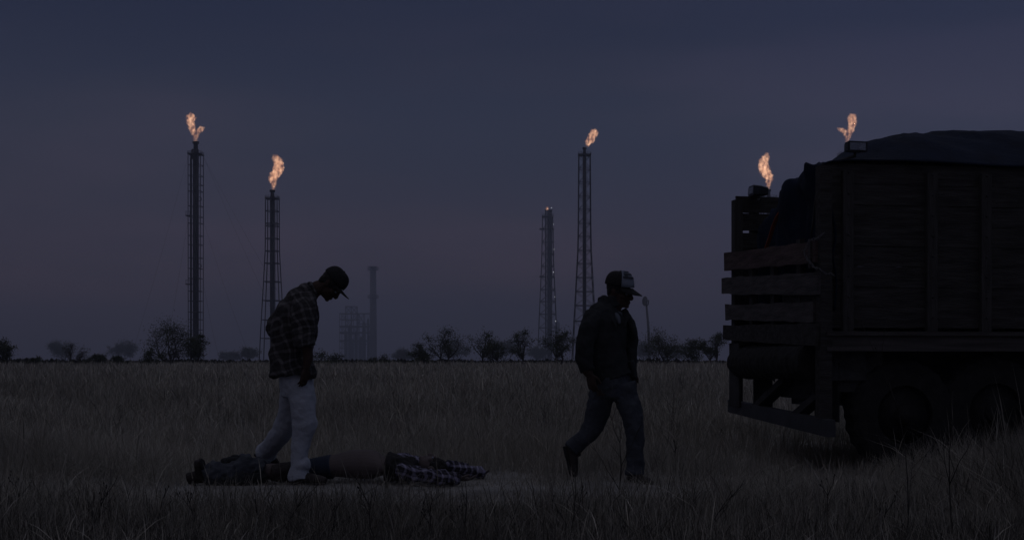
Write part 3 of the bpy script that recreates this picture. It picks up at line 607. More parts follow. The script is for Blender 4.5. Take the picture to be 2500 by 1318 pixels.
# work lamps on the corner posts
def lamp(c, fw, w, h, dep, bracket_to):
    fw = Vector(fw).normalized(); sd = fw.cross(ZA).normalized(); up = sd.cross(fw)
    m = MB(); q = []
    for t, s in ((0, .72), (.5, .95), (1, 1)):
        p = c - fw * dep * (1 - t)
        for a, b in ((-1, -.8), (-.85, -1), (.85, -1), (1, -.8), (1, .8), (.85, 1), (-.85, 1), (-1, .8)): q.append(p + sd * a * w * s + up * b * h * s)
    m.add(q, [(i * 8 + k, i * 8 + (k + 1) % 8, i * 8 + 8 + (k + 1) % 8, i * 8 + 8 + k) for i in range(2) for k in range(8)] + [tuple(range(7, -1, -1)), tuple(range(16, 24))])
    o = m.build('work_lamp', M['lamp'], truck, True)
    m = MB(); z0 = c + fw * .004; m.hexa([z0 - sd * w * .8 - up * h * .7, z0 + sd * w * .8 - up * h * .7, z0 + sd * w * .8 + up * h * .7, z0 - sd * w * .8 + up * h * .7] + [z0 + fw * .008 + sd * a * w * .74 + up * b * h * .64 for a, b in ((-1, -1), (1, -1), (1, 1), (-1, 1))]); m.build('lens', M['lens'], o, True)
    m = MB(); bz = c - fw * dep * .4 - up * h; m.tube([bz, bz - ZA * .03, bracket_to], .014, 6); m.bar(bz - sd * w * .5 + ZA * .01, bz + sd * w * .5 + ZA * .01, .02); m.build('bracket', M['black'], o, True)
c1 = at(2094, 358, 10.62); lamp(c1, (.25, -1, -.05), .095, .047, .11, TW(.09, .02, TOP))
c2 = at(1834, 466, 12.55); lamp(c2, (-1, -.15, .05), .085, .052, .16, rp(1857, 488, .12))
# chain
def chain(pts):
    m = MB(); pts = [Vector(p) for p in pts]; Q = []
    for i in range(len(pts) - 1):
        n = max(2, int((pts[i + 1] - pts[i]).length / .028))
        for k in range(n):
            t = k / n; Q.append(pts[i].lerp(pts[i + 1], t) - ZA * math.sin(t * math.pi) * .02)
    for i in range(len(Q) - 1):
        d = (Q[i + 1] - Q[i]); tt = d.normalized(); s = tt.cross(UA if i % 2 else ZA)
        if s.length < .1: s = tt.cross(VA)
        s.normalize(); c = (Q[i] + Q[i + 1]) / 2
        m.tube([c + tt * math.cos(a) * .019 + s * math.sin(a) * .010 for a in [j * math.pi / 4 for j in range(9)]], .003, 4)
    return m
chain([spt(2012, 568, -.09), rp(1975, 585, -.13), rp(1962, 612, -.14), rp(1978, 640, -.12), rp(2000, 655, -.10), spt(2030, 668, -.075), spt(2043, 666, -.075)]).build('chain', M['chain'], truck)

# tarpaulin over the load
vc = [-.035, .45, .9, 1.35, 1.8, 2.13]
rows = [([.12, .10, .10, .10, .10, .2], [1.40] * 6),
        ([.10, .08, .06, .08, .09, .25], [2.0, 2.0, 2.0, 2.02, 2.05, 1.9]),
        ([.07, .07, .06, .08, .12, .4], [2.38, 2.35, 2.31, 2.26, 2.24, 1.95]),
        ([.0, .02, .05, .10, .3, .6], [2.62, 2.61, 2.52, 2.40, 2.26, 2.0]),
        ([.14, .17, .2, .26, .45, .75], [2.67, 2.68, 2.58, 2.56, 2.36, 2.15]),
        ([.5, .5, .52, .56, .68, .9], [2.68, 2.80, 2.84, 2.78, 2.55, 2.3]),
        ([.95] * 6, [2.68, 2.93, 3.03, 3.01, 2.86, 2.55]), ([1.7] * 6, [2.66, 2.95, 3.12, 3.15, 3.0, 2.64]),
        ([2.6] * 6, [2.66, 2.97, 3.12, 3.13, 3.0, 2.66]), ([3.6] * 6, [2.66, 2.9, 3.02, 3.02, 2.92, 2.66]), ([4.9] * 6, [2.66, 2.8, 2.9, 2.9, 2.8, 2.66])]
def cr(a, b, c, d, t): return .5 * ((2 * b) + (c - a) * t + (2 * a - 5 * b + 4 * c - d) * t * t + (3 * b - a - 3 * c + d) * t ** 3)
def spl(arr, n):
    o = []
    for i in range(len(arr) - 1):
        p = [arr[max(i - 1, 0)], arr[i], arr[i + 1], arr[min(i + 2, len(arr) - 1)]]
        for k in range(n): o.append(tuple(cr(p[0][j], p[1][j], p[2][j], p[3][j], k / n) for j in range(len(p[0]))))
    o.append(arr[-1]); return o
g_ = [spl([(u, v, z) for u, v, z in zip(us, vc, z_)], 8) for us, z_ in rows]
cols = [spl([g_[r][c] for r in range(len(g_))], 10) for c in range(len(g_[0]))]
nr, nc = len(cols[0]), len(cols); vs = []
for r in range(nr):
    for c in range(nc):
        u, v, z = cols[c][r]; p = TW(u, v, z); edge = min(1, c / 6, (nc - 1 - c) / 6)
        a = noise.noise(Vector((u * 2.2, v * 3.2, z * 2))) ; b = noise.noise(Vector((u * 6 + v * 5, v * 1.3 - u * 2, z * 2.2)) + Vector((9, 3, 1)))
        rear = 1 if r < 35 else .5
        fold = (1 - abs(b) * 2.2) * .045 * rear + a * .035
        fold += .035 * rear * math.sin(v * 11 + z * 2.4 + 1.5 * math.sin(z * 2)) * (1 if r < 32 else 0)
        p = p + ZA * (fold * edge * (.4 if r < 30 else 1)) - UA * (fold * (1 if r < 32 else 0)) * .9 
        vs.append(p)
m = MB(); m.add(vs, [(r * nc + c, r * nc + c + 1, (r + 1) * nc + c + 1, (r + 1) * nc + c) for r in range(nr - 1) for c in range(nc - 1)])
tp = thing('tarpaulin', 'dark blue tarpaulin heaped over the load and hanging down behind the boards', 'tarpaulin', TW(BL / 2, BW / 2, TOP))
o = m.build('sheet', M['tarp'], tp); so = o.modifiers.new('solid', 'SOLIDIFY'); so.thickness = .012; so.offset = -1
m = MB(); pts = [rp(1912, 505, .02), rp(1898, 528, -.01), rp(1888, 552, -.0), rp(1878, 585, .0), rp(1868, 612, .0)]
for i in range(len(pts) - 1): m.bar(pts[i], pts[i + 1] , .035, .012)
m.build('strap', M['strap'], tp, True)
m = MB(); a = rp(1990, 480, -.03); m.tube([rp(1997, 455, -.02), rp(1990, 490, -.04), rp(1985, 540, -.04), rp(1978, 590, -.04)], .008, 5); m.build('tie_rope', M['black'], tp)
# ------------------------------------------------------------------ people
def nrmv(v): v = Vector(v); return v.normalized()
def head(m, c, up, fw, s=1.0, ears=True):
    up, fw = nrmv(up), nrmv(fw); sd = up.cross(fw).normalized(); A = (sd, fw, up)
    E = lambda r, f, u, rad, ax=A: m.ell(c + (sd * r + fw * f + up * u) * s, ax, tuple(q * s for q in rad))
    E(0, -.012, .028, (.074, .094, .086)); E(0, .022, -.03, (.062, .07, .085)); E(0, .035, -.075, (.045, .05, .038)); E(0, .072, -.096, (.022, .02, .018))
    E(0, .085, .012, (.052, .018, .014)); E(0, .103, -.028, (.013, .020, .022)); E(0, .098, -.012, (.010, .014, .028)); E(0, .088, -.063, (.025, .012, .006)); E(0, .086, -.075, (.022, .011, .006))
    for q in (-1, 1):
        E(q * .045, .062, -.025, (.024, .02, .016))
        if ears: E(q * .077, -.008, -.012, (.010, .020, .031)); E(q * .083, -.012, -.004, (.006, .018, .022))
    return m
def eyes(parent, c, up, fw, s=1.0):
    up, fw = nrmv(up), nrmv(fw); sd = up.cross(fw).normalized()
    for q in (-1, 1):
        m = MB(); m.ell(c + (sd * q * .032 + fw * .080 - up * .006) * s, (sd, fw, up), (.013, .010, .008)); m.build('eye', M['capwhite'], parent)
def cap(parent, c, up, fw, front, s=1.0, tilt=0):
    up, fw = nrmv(up), nrmv(fw); sd = up.cross(fw).normalized(); c = c + up * .022 * s - fw * .008 * s
    def crown(f0, f1):
        m = MB(); vs = []; nu, nv = 36, 9
        for j in range(nv + 1):
            ph = math.pi / 2 * j / nv
            for i in range(nu):
                th = 2 * math.pi * i / nu; q = math.cos(ph) ** .75
                x, y = math.cos(th) * .087 * q, math.sin(th) * .107 * q
                q = max(q, .02); x, y = math.cos(th) * .087 * q, math.sin(th) * .107 * q; z = .108 * math.sin(ph) ** .9 + .012 + .012 * max(0, y / .107)
                vs.append(c + (sd * x + fw * y + up * z) * s)
        fs = []
        for j in range(nv):
            for i in range(nu):
                th = (i + .5) / nu * 360
                if f0 <= th <= f1: fs.append((j * nu + i, j * nu + (i + 1) % nu, (j + 1) * nu + (i + 1) % nu, (j + 1) * nu + i))
        used = sorted({i for f in fs for i in f}); mp_ = {a: b for b, a in enumerate(used)}
        m.add([vs[i] for i in used], [tuple(mp_[i] for i in f) for f in fs]); return m
    full = crown(0, 360); o = full.build('cap', M['capblack'], parent); so = o.modifiers.new('s', 'SOLIDIFY'); so.thickness = .006; so.offset = 1
    if front:
        f = crown(28, 152); f.v = [tuple(Vector(v) + (Vector(v) - c).normalized() * .009) for v in f.v]; fo = f.build('cap_front', M['capwhite'], o); so = fo.modifiers.new('s', 'SOLIDIFY'); so.thickness = .004; so.offset = 1
        # dark printed bars and a blurred block on the front panel
        m = MB()
        def onp(az, zz):
            ph = zz * math.pi / 2; q = math.cos(ph) ** .75; th = R(az)
            p = c + (sd * math.cos(th) * .087 * q + fw * math.sin(th) * .107 * q + up * (.108 * math.sin(ph) ** .9 + .012 + .012 * max(0, math.sin(th) * q))) * s
            return p + (p - c).normalized() * .0150
        for z0, a0, a1, w_ in ((.66, 95, 138, .08), (.49, 90, 142, .085), (.31, 88, 146, .085), (.38, 122, 140, .16)):
            for k_ in range(8):
                aa, ab = a0 + (a1 - a0) * k_ / 8, a0 + (a1 - a0) * (k_ + 1) / 8
                p = [onp(aa, z0), onp(ab, z0 + .01), onp(ab, z0 + w_), onp(aa, z0 + w_)]; q = [x + (x - c).normalized() * .002 for x in p]; m.hexa(p + q)
        m.build('printed_stripes', M['jeans_blue'], o, True)
    # bill
    m = MB(); vs = []; n = 14
    for th_ in (0, -.005):
        for j in range(6):
            r = j / 5
            for i in range(n + 1):
                a = R(32 + 116 * i / n); x, y = math.cos(a), math.sin(a); sx = x * .086; sy = y * .105
                ext = (.082 * max(0, math.sin((a - R(32)) / R(116) * math.pi)) ** .55) * r
                vs.append(c + (sd * sx * (1 + .08 * r) + fw * (sy + ext) + up * (.012 + .006 - abs(x) ** 2 * .030 * (.3 + .7 * r) - (.30 + tilt) * ext + th_)) * s)
    k_ = 6 * (n + 1); fs = []
    for o_ in (0, k_): fs += [(o_ + j * (n + 1) + i, o_ + j * (n + 1) + i + 1, o_ + (j + 1) * (n + 1) + i + 1, o_ + (j + 1) * (n + 1) + i) for j in range(5) for i in range(n)]
    fs += [(5 * (n + 1) + i, 5 * (n + 1) + i + 1, k_ + 5 * (n + 1) + i + 1, k_ + 5 * (n + 1) + i) for i in range(n)]
    m.add(vs, fs); m.build('cap_bill', M['capblack'], o)
    m = MB(); m.ell(c + up * .121 * s, (sd, fw, up), (.008, .008, .005), 10, 6); m.build('cap_button', M['capblack'], o)
    return o
def hand(m, wrist, d, palm_n, curl=.5, s=1.0, thumb=1):
    """d: wrist to knuckles, palm_n: out of the palm; thumb=+1/-1 side"""
    d = nrmv(d); pn = Vector(palm_n); pn = (pn - d * pn.dot(d)).normalized(); sd = d.cross(pn).normalized() * thumb
    m.loft([wrist - d * .03, wrist, wrist + d * .045 * s, wrist + d * .092 * s], [(.027, .019), (.027, .019), (.040, .017), (.039, .013)], sd, 12, 3)
    for i, (off, ln) in enumerate(((.031, .075), (.0105, .083), (-.0105, .077), (-.031, .06))):
        p = wrist + d * (.088 - abs(off) * .15) * s + sd * off * s; cur = d.copy(); pts = [p - d * .012]
        for j, f in enumerate((.45, .32, .25)):
            a = curl * (.5 + .5 * j); cur = (cur * math.cos(a) + pn * math.sin(a) + sd * off * (1.2 if j == 0 else 0)).normalized()
            pts.append(pts[-1] + cur * ln * f * s * 1.08)
        m.loft(pts, [.0098, .0092, .0085, .0068], sd, 8, 3)
    p = wrist + d * .022 * s + sd * .026 * s; a1 = (d * .62 + sd * .72 + pn * .3).normalized(); a2 = (d * .9 + sd * .25 + pn * .35).normalized()
    m.loft([p - a1 * .015, p + a1 * .035, p + a1 * .035 + a2 * .03, p + a1 * .035 + a2 * .055], [.014, .012, .0105, .008], pn, 8, 3)
def boot(parent, heel, toe, h=.11, name='boot', up=(0, 0, 1)):
    heel, toe = Vector(heel), Vector(toe); up = nrmv(up); d = (toe - heel).normalized(); sd = up.cross(d).normalized(); up = d.cross(sd); Ln = (toe - heel).length
    m = MB(); m.loft([heel + up * .05 + d * .0, heel + up * .05 + d * .06, heel + up * .048 + d * Ln * .5, heel + up * .042 + d * Ln * .78, heel + up * .036 + d * Ln], [(.034, .040), (.040, .05), (.043, .045), (.048, .036), (.028, .022)], sd, 14, 4)
    m.loft([heel + d * .045 + up * .03, heel + d * .05 + up * h, heel + d * .045 + up * (h + .06)], [(.042, .05), (.044, .052), (.05, .056)], sd, 14, 3)
    o = m.build(name, M['boot'], parent); remesh(o, .006, 2, .006, .05)
    m = MB(); m.loft([heel + d * .0 + up * .008, heel + d * .06 + up * .008, heel + d * Ln * .5 + up * .010, heel + d * Ln * .8 + up * .01, heel + d * Ln + up * .014], [(.034, .012), (.042, .012), (.042, .010), (.050, .011), (.026, .008)], sd, 14, 4); m.build('boot_sole', M['capblack'], o)
    return o

# ---- standing man in plaid shirt, looking down
Y1 = 9.7
def P(px, py, dy=0.0): return at(px, py, Y1 + dy)
def px_(v): return v / F * Y1
man = thing('person', 'standing man in plaid shirt and pale jeans, bent forward, looking down at the body', 'person', (P(720, 1180).x, Y1, 0), 'men standing in the field')
b = MB(); hc = P(808, 694); hup = (.77, 0, .63); hfw = (.60, -.10, -.78)
head(b, hc, hup, hfw)
b.loft([P(752, 722), P(770, 706), P(786, 700), P(800, 695)], [(.085, .075), (.062, .06), (.058, .058), (.06, .06)], (0, 1, 0), 14, 3)
b.loft([P(724, 938), P(714, 900), P(714, 850), P(722, 795), P(736, 745), P(752, 722)], [(.13, .08), (.14, .10), (.15, .10), (.165, .115), (.17, .10), (.10, .07)], (0, 1, 0), 18, 4)
b.loft([P(745, 735, -.14), P(742, 785, -.2), P(745, 832, -.22), P(752, 865, -.22), P(748, 898, -.215)], [.055, .048, .042, .040, .027], (0, 1, 0), 12, 4)
hand(b, P(747, 900, -.215), P(740, 945, -.2) - P(747, 900, -.215), (-.75, .6, 0), .42, 1.0, 1)
b.loft([P(738, 735, .15), P(705, 775, .26), P(676, 800, .28), P(698, 838, .24), P(712, 868, .2)], [.055, .048, .04, .036, .027], (0, 1, 0), 12, 4)
hand(b, P(712, 868, .2), P(724, 900, .16) - P(712, 868, .2), (.2, -1, 0), .4, 1.0, -1)
b.loft([P(728, 935, -.08), P(738, 1035, -.09), P(733, 1150, -.1)], [.085, .058, .042], (0, 1, 0), 12, 4)
b.loft([P(716, 935, .10), P(693, 1035, .25), P(645, 1110, .5)], [.085, .058, .042], (0, 1, 0), 12, 4)
o = b.build('body', M['skin'], man); remesh(o, .0055, 2)
m = MB(); m.ell(hc + Vector(hup) * .03 - Vector(hfw) * .01, (nrmv(hup).cross(nrmv(hfw)), nrmv(hfw), nrmv(hup)), (.082, .099, .088)); m.ell(hc - Vector(hfw) * .055 - Vector(hup) * .02, (nrmv(hup).cross(nrmv(hfw)), nrmv(hfw), nrmv(hup)), (.066, .045, .06)); hr = m.build('hair', M['hair'], man); remesh(hr, .006, 1, .01, .02)
eyes(man, hc, hup, hfw); cap(man, hc, hup, hfw, False, 1.02, -.34)
# shirt
m = MB()
m.loft([P(713, 917), P(712, 895), P(712, 850), P(718, 805), P(728, 765), P(739, 735), P(752, 714), P(764, 702)], [(.21, .178), (.205, .172), (.20, .168), (.215, .183), (.225, .168), (.205, .135), (.12, .08), (.075, .05)], (0, 1, 0), 30, 5)
m.loft([P(700, 912), P(696, 900), P(694, 870)], [(.15, .11), (.17, .115), (.16, .10)], (0, 1, 0), 16, 3)
m.loft([P(755, 924, -.1), P(752, 900, -.1), P(745, 870, -.08)], [(.05, .05), (.07, .06), (.06, .05)], (0, 1, 0), 14, 3)
o = m.build('shirt', M['plaid'], man); remesh(o, .010, 3, .045, .12)
m = MB(); m.loft([P(742, 728, -.13), P(741, 760, -.205), P(740, 800, -.23), P(742, 836, -.235)], [(.085, .105), (.082, .10), (.074, .092), (.07, .085)], (0, 1, 0), 18, 5)
m.loft([P(742, 829, -.235), P(743, 845, -.235)], [(.078, .092), (.078, .09)], (0, 1, 0), 18, 2)
o = m.build('sleeve', M['plaid'], man); remesh(o, .009, 2, .03, .07)
m = MB(); m.loft([P(736, 732, .14), P(708, 762, .24), P(676, 795, .29), P(682, 826, .27)], [(.085, .10), (.08, .09), (.075, .085), (.066, .07)], (0, 1, 0), 18, 5); o = m.build('sleeve', M['plaid'], man); remesh(o, .009, 2, .03, .07)
m = MB(); m.loft([P(756, 690, 0), P(760, 697, 0), P(766, 706), P(776, 722)], [(.085, .02), (.088, .03), (.085, .03), (.07, .012)], (0, 1, 0), 16, 3); o = m.build('collar', M['plaid'], man); remesh(o, .008, 1, .012, .05)
for y in (760, 800, 840, 880): 
    pass
# jeans
m = MB()
m.loft([P(722, 905), P(724, 930), P(724, 968)], [(.165, .125), (.175, .135), (.14, .12)], (0, 1, 0), 22, 4)
m.loft([P(730, 930, -.07), P(738, 975, -.08), P(742, 1012, -.09), P(743, 1036, -.09), P(738, 1060, -.09), P(733, 1095, -.095), P(731, 1122, -.1), P(735, 1132, -.1), P(731, 1142, -.1), P(730, 1160, -.1), P(731, 1169, -.1)],
       [(.115, .105), (.11, .102), (.10, .096), (.098, .100), (.085, .078), (.08, .070), (.078, .068), (.084, .078), (.078, .07), (.088, .084), (.092, .088)], (0, 1, 0), 24, 4)
m.loft([P(716, 930, .09), P(712, 975, .14), P(704, 1015, .2), P(690, 1050, .27), P(668, 1080, .38), P(656, 1095, .45), P(648, 1105, .5)],
       [(.115, .10), (.11, .098), (.10, .092), (.092, .086), (.082, .078), (.084, .080), (.092, .09)], (0, 1, 0), 24, 4)
o = m.build('jeans', M['jeans_light'], man); remesh(o, .008, 2, .022, .08)
boot(man, P(716, 1182, -.1), P(797, 1184, -.16), .10)
o = boot(man, P(622, 1112, .5), P(672, 1140, .6), .10, up=(.25, 0, .97))

# ---- walking man in dark jacket
man2 = thing('person', 'walking man in dark open jacket and white-fronted cap, mid stride', 'person', (P(1480, 1180).x, Y1, 0), 'men standing in the field')
hc = P(1512, 711); hup = (.10, -.10, .98); hfw = (.84, -.48, -.24); SD = Vector((.42, .9, 0)).normalized(); S2 = tuple(SD)
b = MB(); head(b, hc, hup, hfw, 1.05)
b.loft([P(1487, 772), P(1494, 752), P(1502, 735), P(1508, 718)], [(.09, .08), (.075, .074), (.068, .07), (.066, .066)], S2, 14, 3)
b.loft([P(1492, 960), P(1484, 910), P(1480, 860), P(1480, 810), P(1482, 780)], [(.15, .105), (.14, .10), (.145, .10), (.17, .11), (.14, .08)], S2, 18, 4)
b.loft([P(1452, 775, -.12), P(1432, 830, -.2), P(1422, 878, -.2), P(1432, 905, -.22), P(1440, 915, -.22)], [.055, .048, .042, .036, .027], S2, 12, 4)
hand(b, P(1440, 912, -.22), P(1448, 955, -.2) - P(1440, 912, -.22), (.5, .8, 0), .3, 1.0, 1)
b.loft([P(1516, 775, .15), P(1536, 830, .2), P(1534, 880, .2), P(1538, 908, .15), P(1542, 915, .15)], [.055, .048, .042, .036, .027], S2, 12, 4)
hand(b, P(1541, 912, .15), P(1546, 950, .12) - P(1541, 912, .15), (-.5, -.8, 0), .35, 1.0, -1)
b.loft([P(1472, 950, .05), P(1452, 1035, .1), P(1396, 1095, .12)], [.08, .055, .04], S2, 12, 4)
b.loft([P(1512, 950, -.05), P(1546, 1040, -.06), P(1551, 1150, -.04)], [.08, .055, .04], S2, 12, 4)
o = b.build('body', M['skin'], man2); remesh(o, .0055, 2)
f_, u_ = nrmv(hfw), nrmv(hup); s_ = u_.cross(f_)
m = MB(); m.ell(hc + u_ * .03 - f_ * .012, (s_, f_, u_), (.083, .101, .09)); m.ell(hc - f_ * .05 - u_ * .02, (s_, f_, u_), (.068, .05, .055)); hr = m.build('hair', M['hair'], man2); remesh(hr, .006, 1, .01, .02)
eyes(man2, hc, hup, hfw); cap(man2, hc, hup, hfw, True, 1.1, .1)
m = MB(); m.loft([P(1490, 880), P(1488, 830), P(1490, 790), P(1498, 768), P(1502, 757)], [(.15, .105), (.16, .115), (.16, .11), (.09, .075), (.068, .066)], S2, 20, 4); o = m.build('tee_shirt', M['tee'], man2); remesh(o, .008, 2, .015, .08)
m = MB()
m.loft([P(1494, 925), P(1488, 905), P(1480, 860), P(1478, 815), P(1478, 782), P(1480, 762), P(1486, 744), P(1492, 730)], [(.185, .165), (.18, .155), (.185, .155), (.205, .165), (.205, .155), (.175, .125), (.105, .09), (.082, .076)], S2, 30, 5)
J = m
o = m.build('jacket', M['jacket'], man2); remesh(o, .009, 3, .035, .11)
# open front: two lapel panels and a wedge of shirt between them
m = MB(); a = SD.cross(ZA).normalized(); fwj = -a if a.x < 0 else a
m.loft([P(1500, 764, -.08), P(1507, 774, -.125), P(1512, 790, -.155)], [(.036, .02), (.03, .02), (.01, .012)], S2, 12, 4); m.build('shirt_front', M['tee'], man2)
for a_, b_, c_ in (((1482, 742, -.11), (1490, 762, -.15), (1506, 800, -.19)), ((1522, 755, .0), (1527, 768, -.02), (1524, 800, -.09))):
    m = MB(); m.loft([P(*a_), P(*b_), P(*c_)], [(.028, .012), (.034, .012), (.012, .008)], (.6, .3, .6), 10, 4); o = m.build('lapel', M['jacket'], man2); remesh(o, .006, 1, .008, .04)
m = MB(); m.loft([P(1490, 752), P(1487, 738), P(1486, 724)], [(.11, .10), (.092, .09), (.088, .086)], S2, 22, 4); o = m.build('collar', M['jacket'], man2); remesh(o, .008, 2, .012, .05)
m = MB(); m.loft([P(1455, 768, -.11), P(1438, 800, -.17), P(1428, 840, -.205), P(1426, 878, -.21), P(1434, 905, -.22)], [(.07, .085), (.078, .08), (.072, .072), (.066, .068), (.055, .055)], S2, 18, 5); o = m.build('sleeve', M['jacket'], man2); remesh(o, .009, 2, .028, .08)
m = MB(); m.loft([P(1512, 768, .14), P(1531, 800, .19), P(1538, 830, .2), P(1536, 875, .19), P(1541, 908, .15)], [(.07, .08), (.074, .075), (.066, .066), (.062, .062), (.05, .05)], S2, 18, 5); o = m.build('sleeve', M['jacket'], man2); remesh(o, .009, 2, .028, .08)
m = MB(); m.loft([P(1534, 780, .02), P(1546, 806, .0), P(1549, 822, .0), P(1543, 832, .0)], [(.05, .03), (.05, .03), (.045, .022), (.03, .012)], (0, 1, 0), 14, 4); o = m.build('jacket_flap', M['jacket'], man2); remesh(o, .008, 1, .012, .06)
m = MB(); m.loft([P(1538, 880, .0), P(1546, 905, .0), P(1550, 926, -.02)], [(.05, .03), (.05, .03), (.05, .02)], (0, 1, 0), 14, 3); o = m.build('jacket_flap', M['jacket'], man2); remesh(o, .008, 1, .012, .06)
m = MB()
m.loft([P(1494, 905), P(1496, 935), P(1498, 968)], [(.165, .125), (.18, .14), (.15, .125)], S2, 22, 4)
m.loft([P(1478, 940, .03), P(1464, 985, .05), P(1454, 1025, .08), P(1446, 1044, .09), P(1424, 1068, .11), P(1404, 1088, .12), P(1394, 1098, .12)], [(.115, .11), (.105, .10), (.09, .085), (.085, .082), (.074, .07), (.07, .066), (.074, .07)], S2, 22, 5)
m.loft([P(1518, 940, -.03), P(1533, 985, -.04), P(1546, 1025, -.05), P(1550, 1050, -.05), P(1551, 1090, -.05), P(1551, 1130, -.05), P(1550, 1158, -.05)], [(.115, .11), (.10, .096), (.086, .08), (.08, .076), (.072, .066), (.072, .066), (.08, .074)], S2, 22, 5)
o = m.build('jeans', M['jeans_blue'], man2); remesh(o, .008, 2, .032, .09)
boot(man2, P(1536, 1183, -.02), P(1590, 1190, -.22), .10)
boot(man2, P(1375, 1090, .12), P(1392, 1166, .08), .06, up=(.95, .1, .3))

# ---- man lying on his back, shirt pulled over head and arms, jeans round the ankles
YB = 9.88
def Q(px, py, dy=0.0): return at(px, py, YB + dy)
lying = thing('person', 'man lying on his back on the ground, bare belly, check shirt pulled over outstretched arms', 'person', (Q(830, 1170).x, YB, 0))
b = MB()
b.loft([Q(738, 1150), Q(775, 1144), Q(815, 1137), Q(862, 1132), (Q(905, 1133)), Q(945, 1138), Q(985, 1142), Q(1012, 1142)], [(.15, .07), (.165, .08), (.165, .088), (.172, .115), (.178, .118), (.18, .07), (.15, .075), (.07, .06)], (0, 1, 0), 22, 5)
for dy in (-.09, .1):
    b.loft([Q(752, 1150, dy), Q(690, 1152, dy * 1.3), Q(632, 1150, dy * 1.6), Q(575, 1158, dy * 1.6), Q(520, 1163, dy * 1.6)], [(.088, .08), (.075, .07), (.055, .06), (.055, .052), (.04, .04)], (0, 1, 0), 14, 4)
b.loft([Q(985, 1150, -.16), Q(1035, 1158, -.2), Q(1085, 1165, -.22), Q(1118, 1168, -.2)], [.05, .042, .036, .026], (0, 1, 0), 12, 3)
hand(b, Q(1116, 1168, -.2), (1, .1, -.05), (0, .2, 1), .35, 1, 1)
b.loft([Q(985, 1142, .16), Q(1040, 1142, .22), Q(1100, 1146, .26), Q(1150, 1154, .28)], [.05, .042, .036, .026], (0, 1, 0), 12, 3)
hand(b, Q(1150, 1154, .28), (1, -.1, -.05), (0, .2, 1), .35, 1, -1)
hcl = Q(1055, 1142, .0); head(b, hcl, (1, .1, -.1), (.1, .15, .98))
o = b.build('body', M['skin_pale'], lying); remesh(o, .007, 3)
m = MB(); m.ell(Q(898, 1103, -.02), ((1, 0, 0), (0, 1, 0), (0, 0, 1)), (.010, .012, .004)); m.build('navel', M['boot'], lying)
m = MB(); m.ell(hcl + Vector((.03, 0, -.01)), ((1, 0, 0), (0, 1, 0), (0, 0, 1)), (.095, .083, .095)); o = m.build('hair', M['hair'], lying); remesh(o, .008, 1, .03, .03)
eyes(lying, hcl, (1, .1, -.1), (.1, .15, .98))
# ribbed waistband / shorts
m = MB(); pts, rad = [], []
for i in range(23):
    t = i / 22; pts.append(Q(738, 1150).lerp(Q(812, 1138), t)); q = .010 * (i % 2); rad.append((.168 + .004 * t + q, .080 + .010 * t + q))
m.loft(pts, rad, (0, 1, 0), 26, 1, False); m.build('ribbed_shorts', M['shorts'], lying)
for dy in (-.1, .11):
    m = MB(); m.loft([Q(745, 1150, dy), Q(700, 1152, dy * 1.2), Q(662, 1152, dy * 1.4)], [(.098, .085), (.088, .08), (.08, .07)], (0, 1, 0), 16, 4); o = m.build('brown_legging', M['boot'], lying); remesh(o, .009, 2, .03, .07)
m = MB()
for dy in (-.15, .16):
    m.loft([Q(648, 1150, dy), Q(605, 1146, dy), Q(565, 1155, dy), Q(525, 1156, dy), Q(500, 1158, dy)], [(.10, .085), (.115, .10), (.10, .085), (.11, .09), (.085, .07)], (0, 1, 0), 18, 4)
m.loft([Q(630, 1138, 0), Q(590, 1132, .05), Q(560, 1142, 0), Q(530, 1150, 0)], [(.12, .06), (.15, .065), (.12, .06), (.10, .06)], (0, 1, 0), 18, 4)
o = m.build('jeans', M['jeans_blue'], lying); remesh(o, .011, 2, .09, .07)
m = MB(); m.loft([Q(648, 1165, -.2), Q(610, 1168, -.24), Q(560, 1172, -.22), Q(520, 1172, -.2)], [(.05, .05), (.06, .06), (.06, .05), (.04, .04)], (0, 1, 0), 16, 4); m.loft([Q(592, 1138, -.1), Q(578, 1126, -.06), Q(545, 1128, 0)], [(.07, .04), (.08, .045), (.05, .03)], (0, 1, 0), 16, 4); o = m.build('jeans_pocket', M['jacket'], lying); remesh(o, .01, 1, .07, .06)
boot(lying, Q(512, 1172, -.17), Q(494, 1120, -.22), .1, up=(-1, 0, .2)); boot(lying, Q(512, 1168, .16), Q(492, 1118, .2), .1, up=(-1, 0, .2))
# shirt over chest and arms
m = MB(); m.loft([Q(944, 1138), Q(965, 1140), Q(1000, 1144), Q(1020, 1146)], [(.19, .108), (.20, .11), (.2, .095), (.12, .06)], (0, 1, 0), 24, 4)
o = m.build('shirt', M['capblack'], lying); remesh(o, .009, 2, .05, .07)
m = MB(); m.loft([Q(960, 1125, .05), Q(985, 1122, .06), Q(1015, 1128, .1), Q(1030, 1138, .12)], [(.12, .045), (.13, .05), (.12, .045), (.08, .03)], (0, 1, 0), 20, 4); o = m.build('shirt_back', M['plaid_blue'], lying); remesh(o, .009, 1, .05, .05); o['label'] = 'rumpled shirt back bunched above the chest'
m = MB(); m.loft([Q(972, 1148, -.17), Q(1000, 1154, -.2), Q(1035, 1160, -.22), Q(1070, 1165, -.23), Q(1100, 1168, -.22), Q(1122, 1170, -.2)], [(.065, .06), (.075, .065), (.07, .058), (.075, .062), (.07, .055), (.055, .045)], (0, 1, 0), 20, 4); o = m.build('sleeve', M['plaid_blue'], lying); remesh(o, .008, 2, .045, .05)
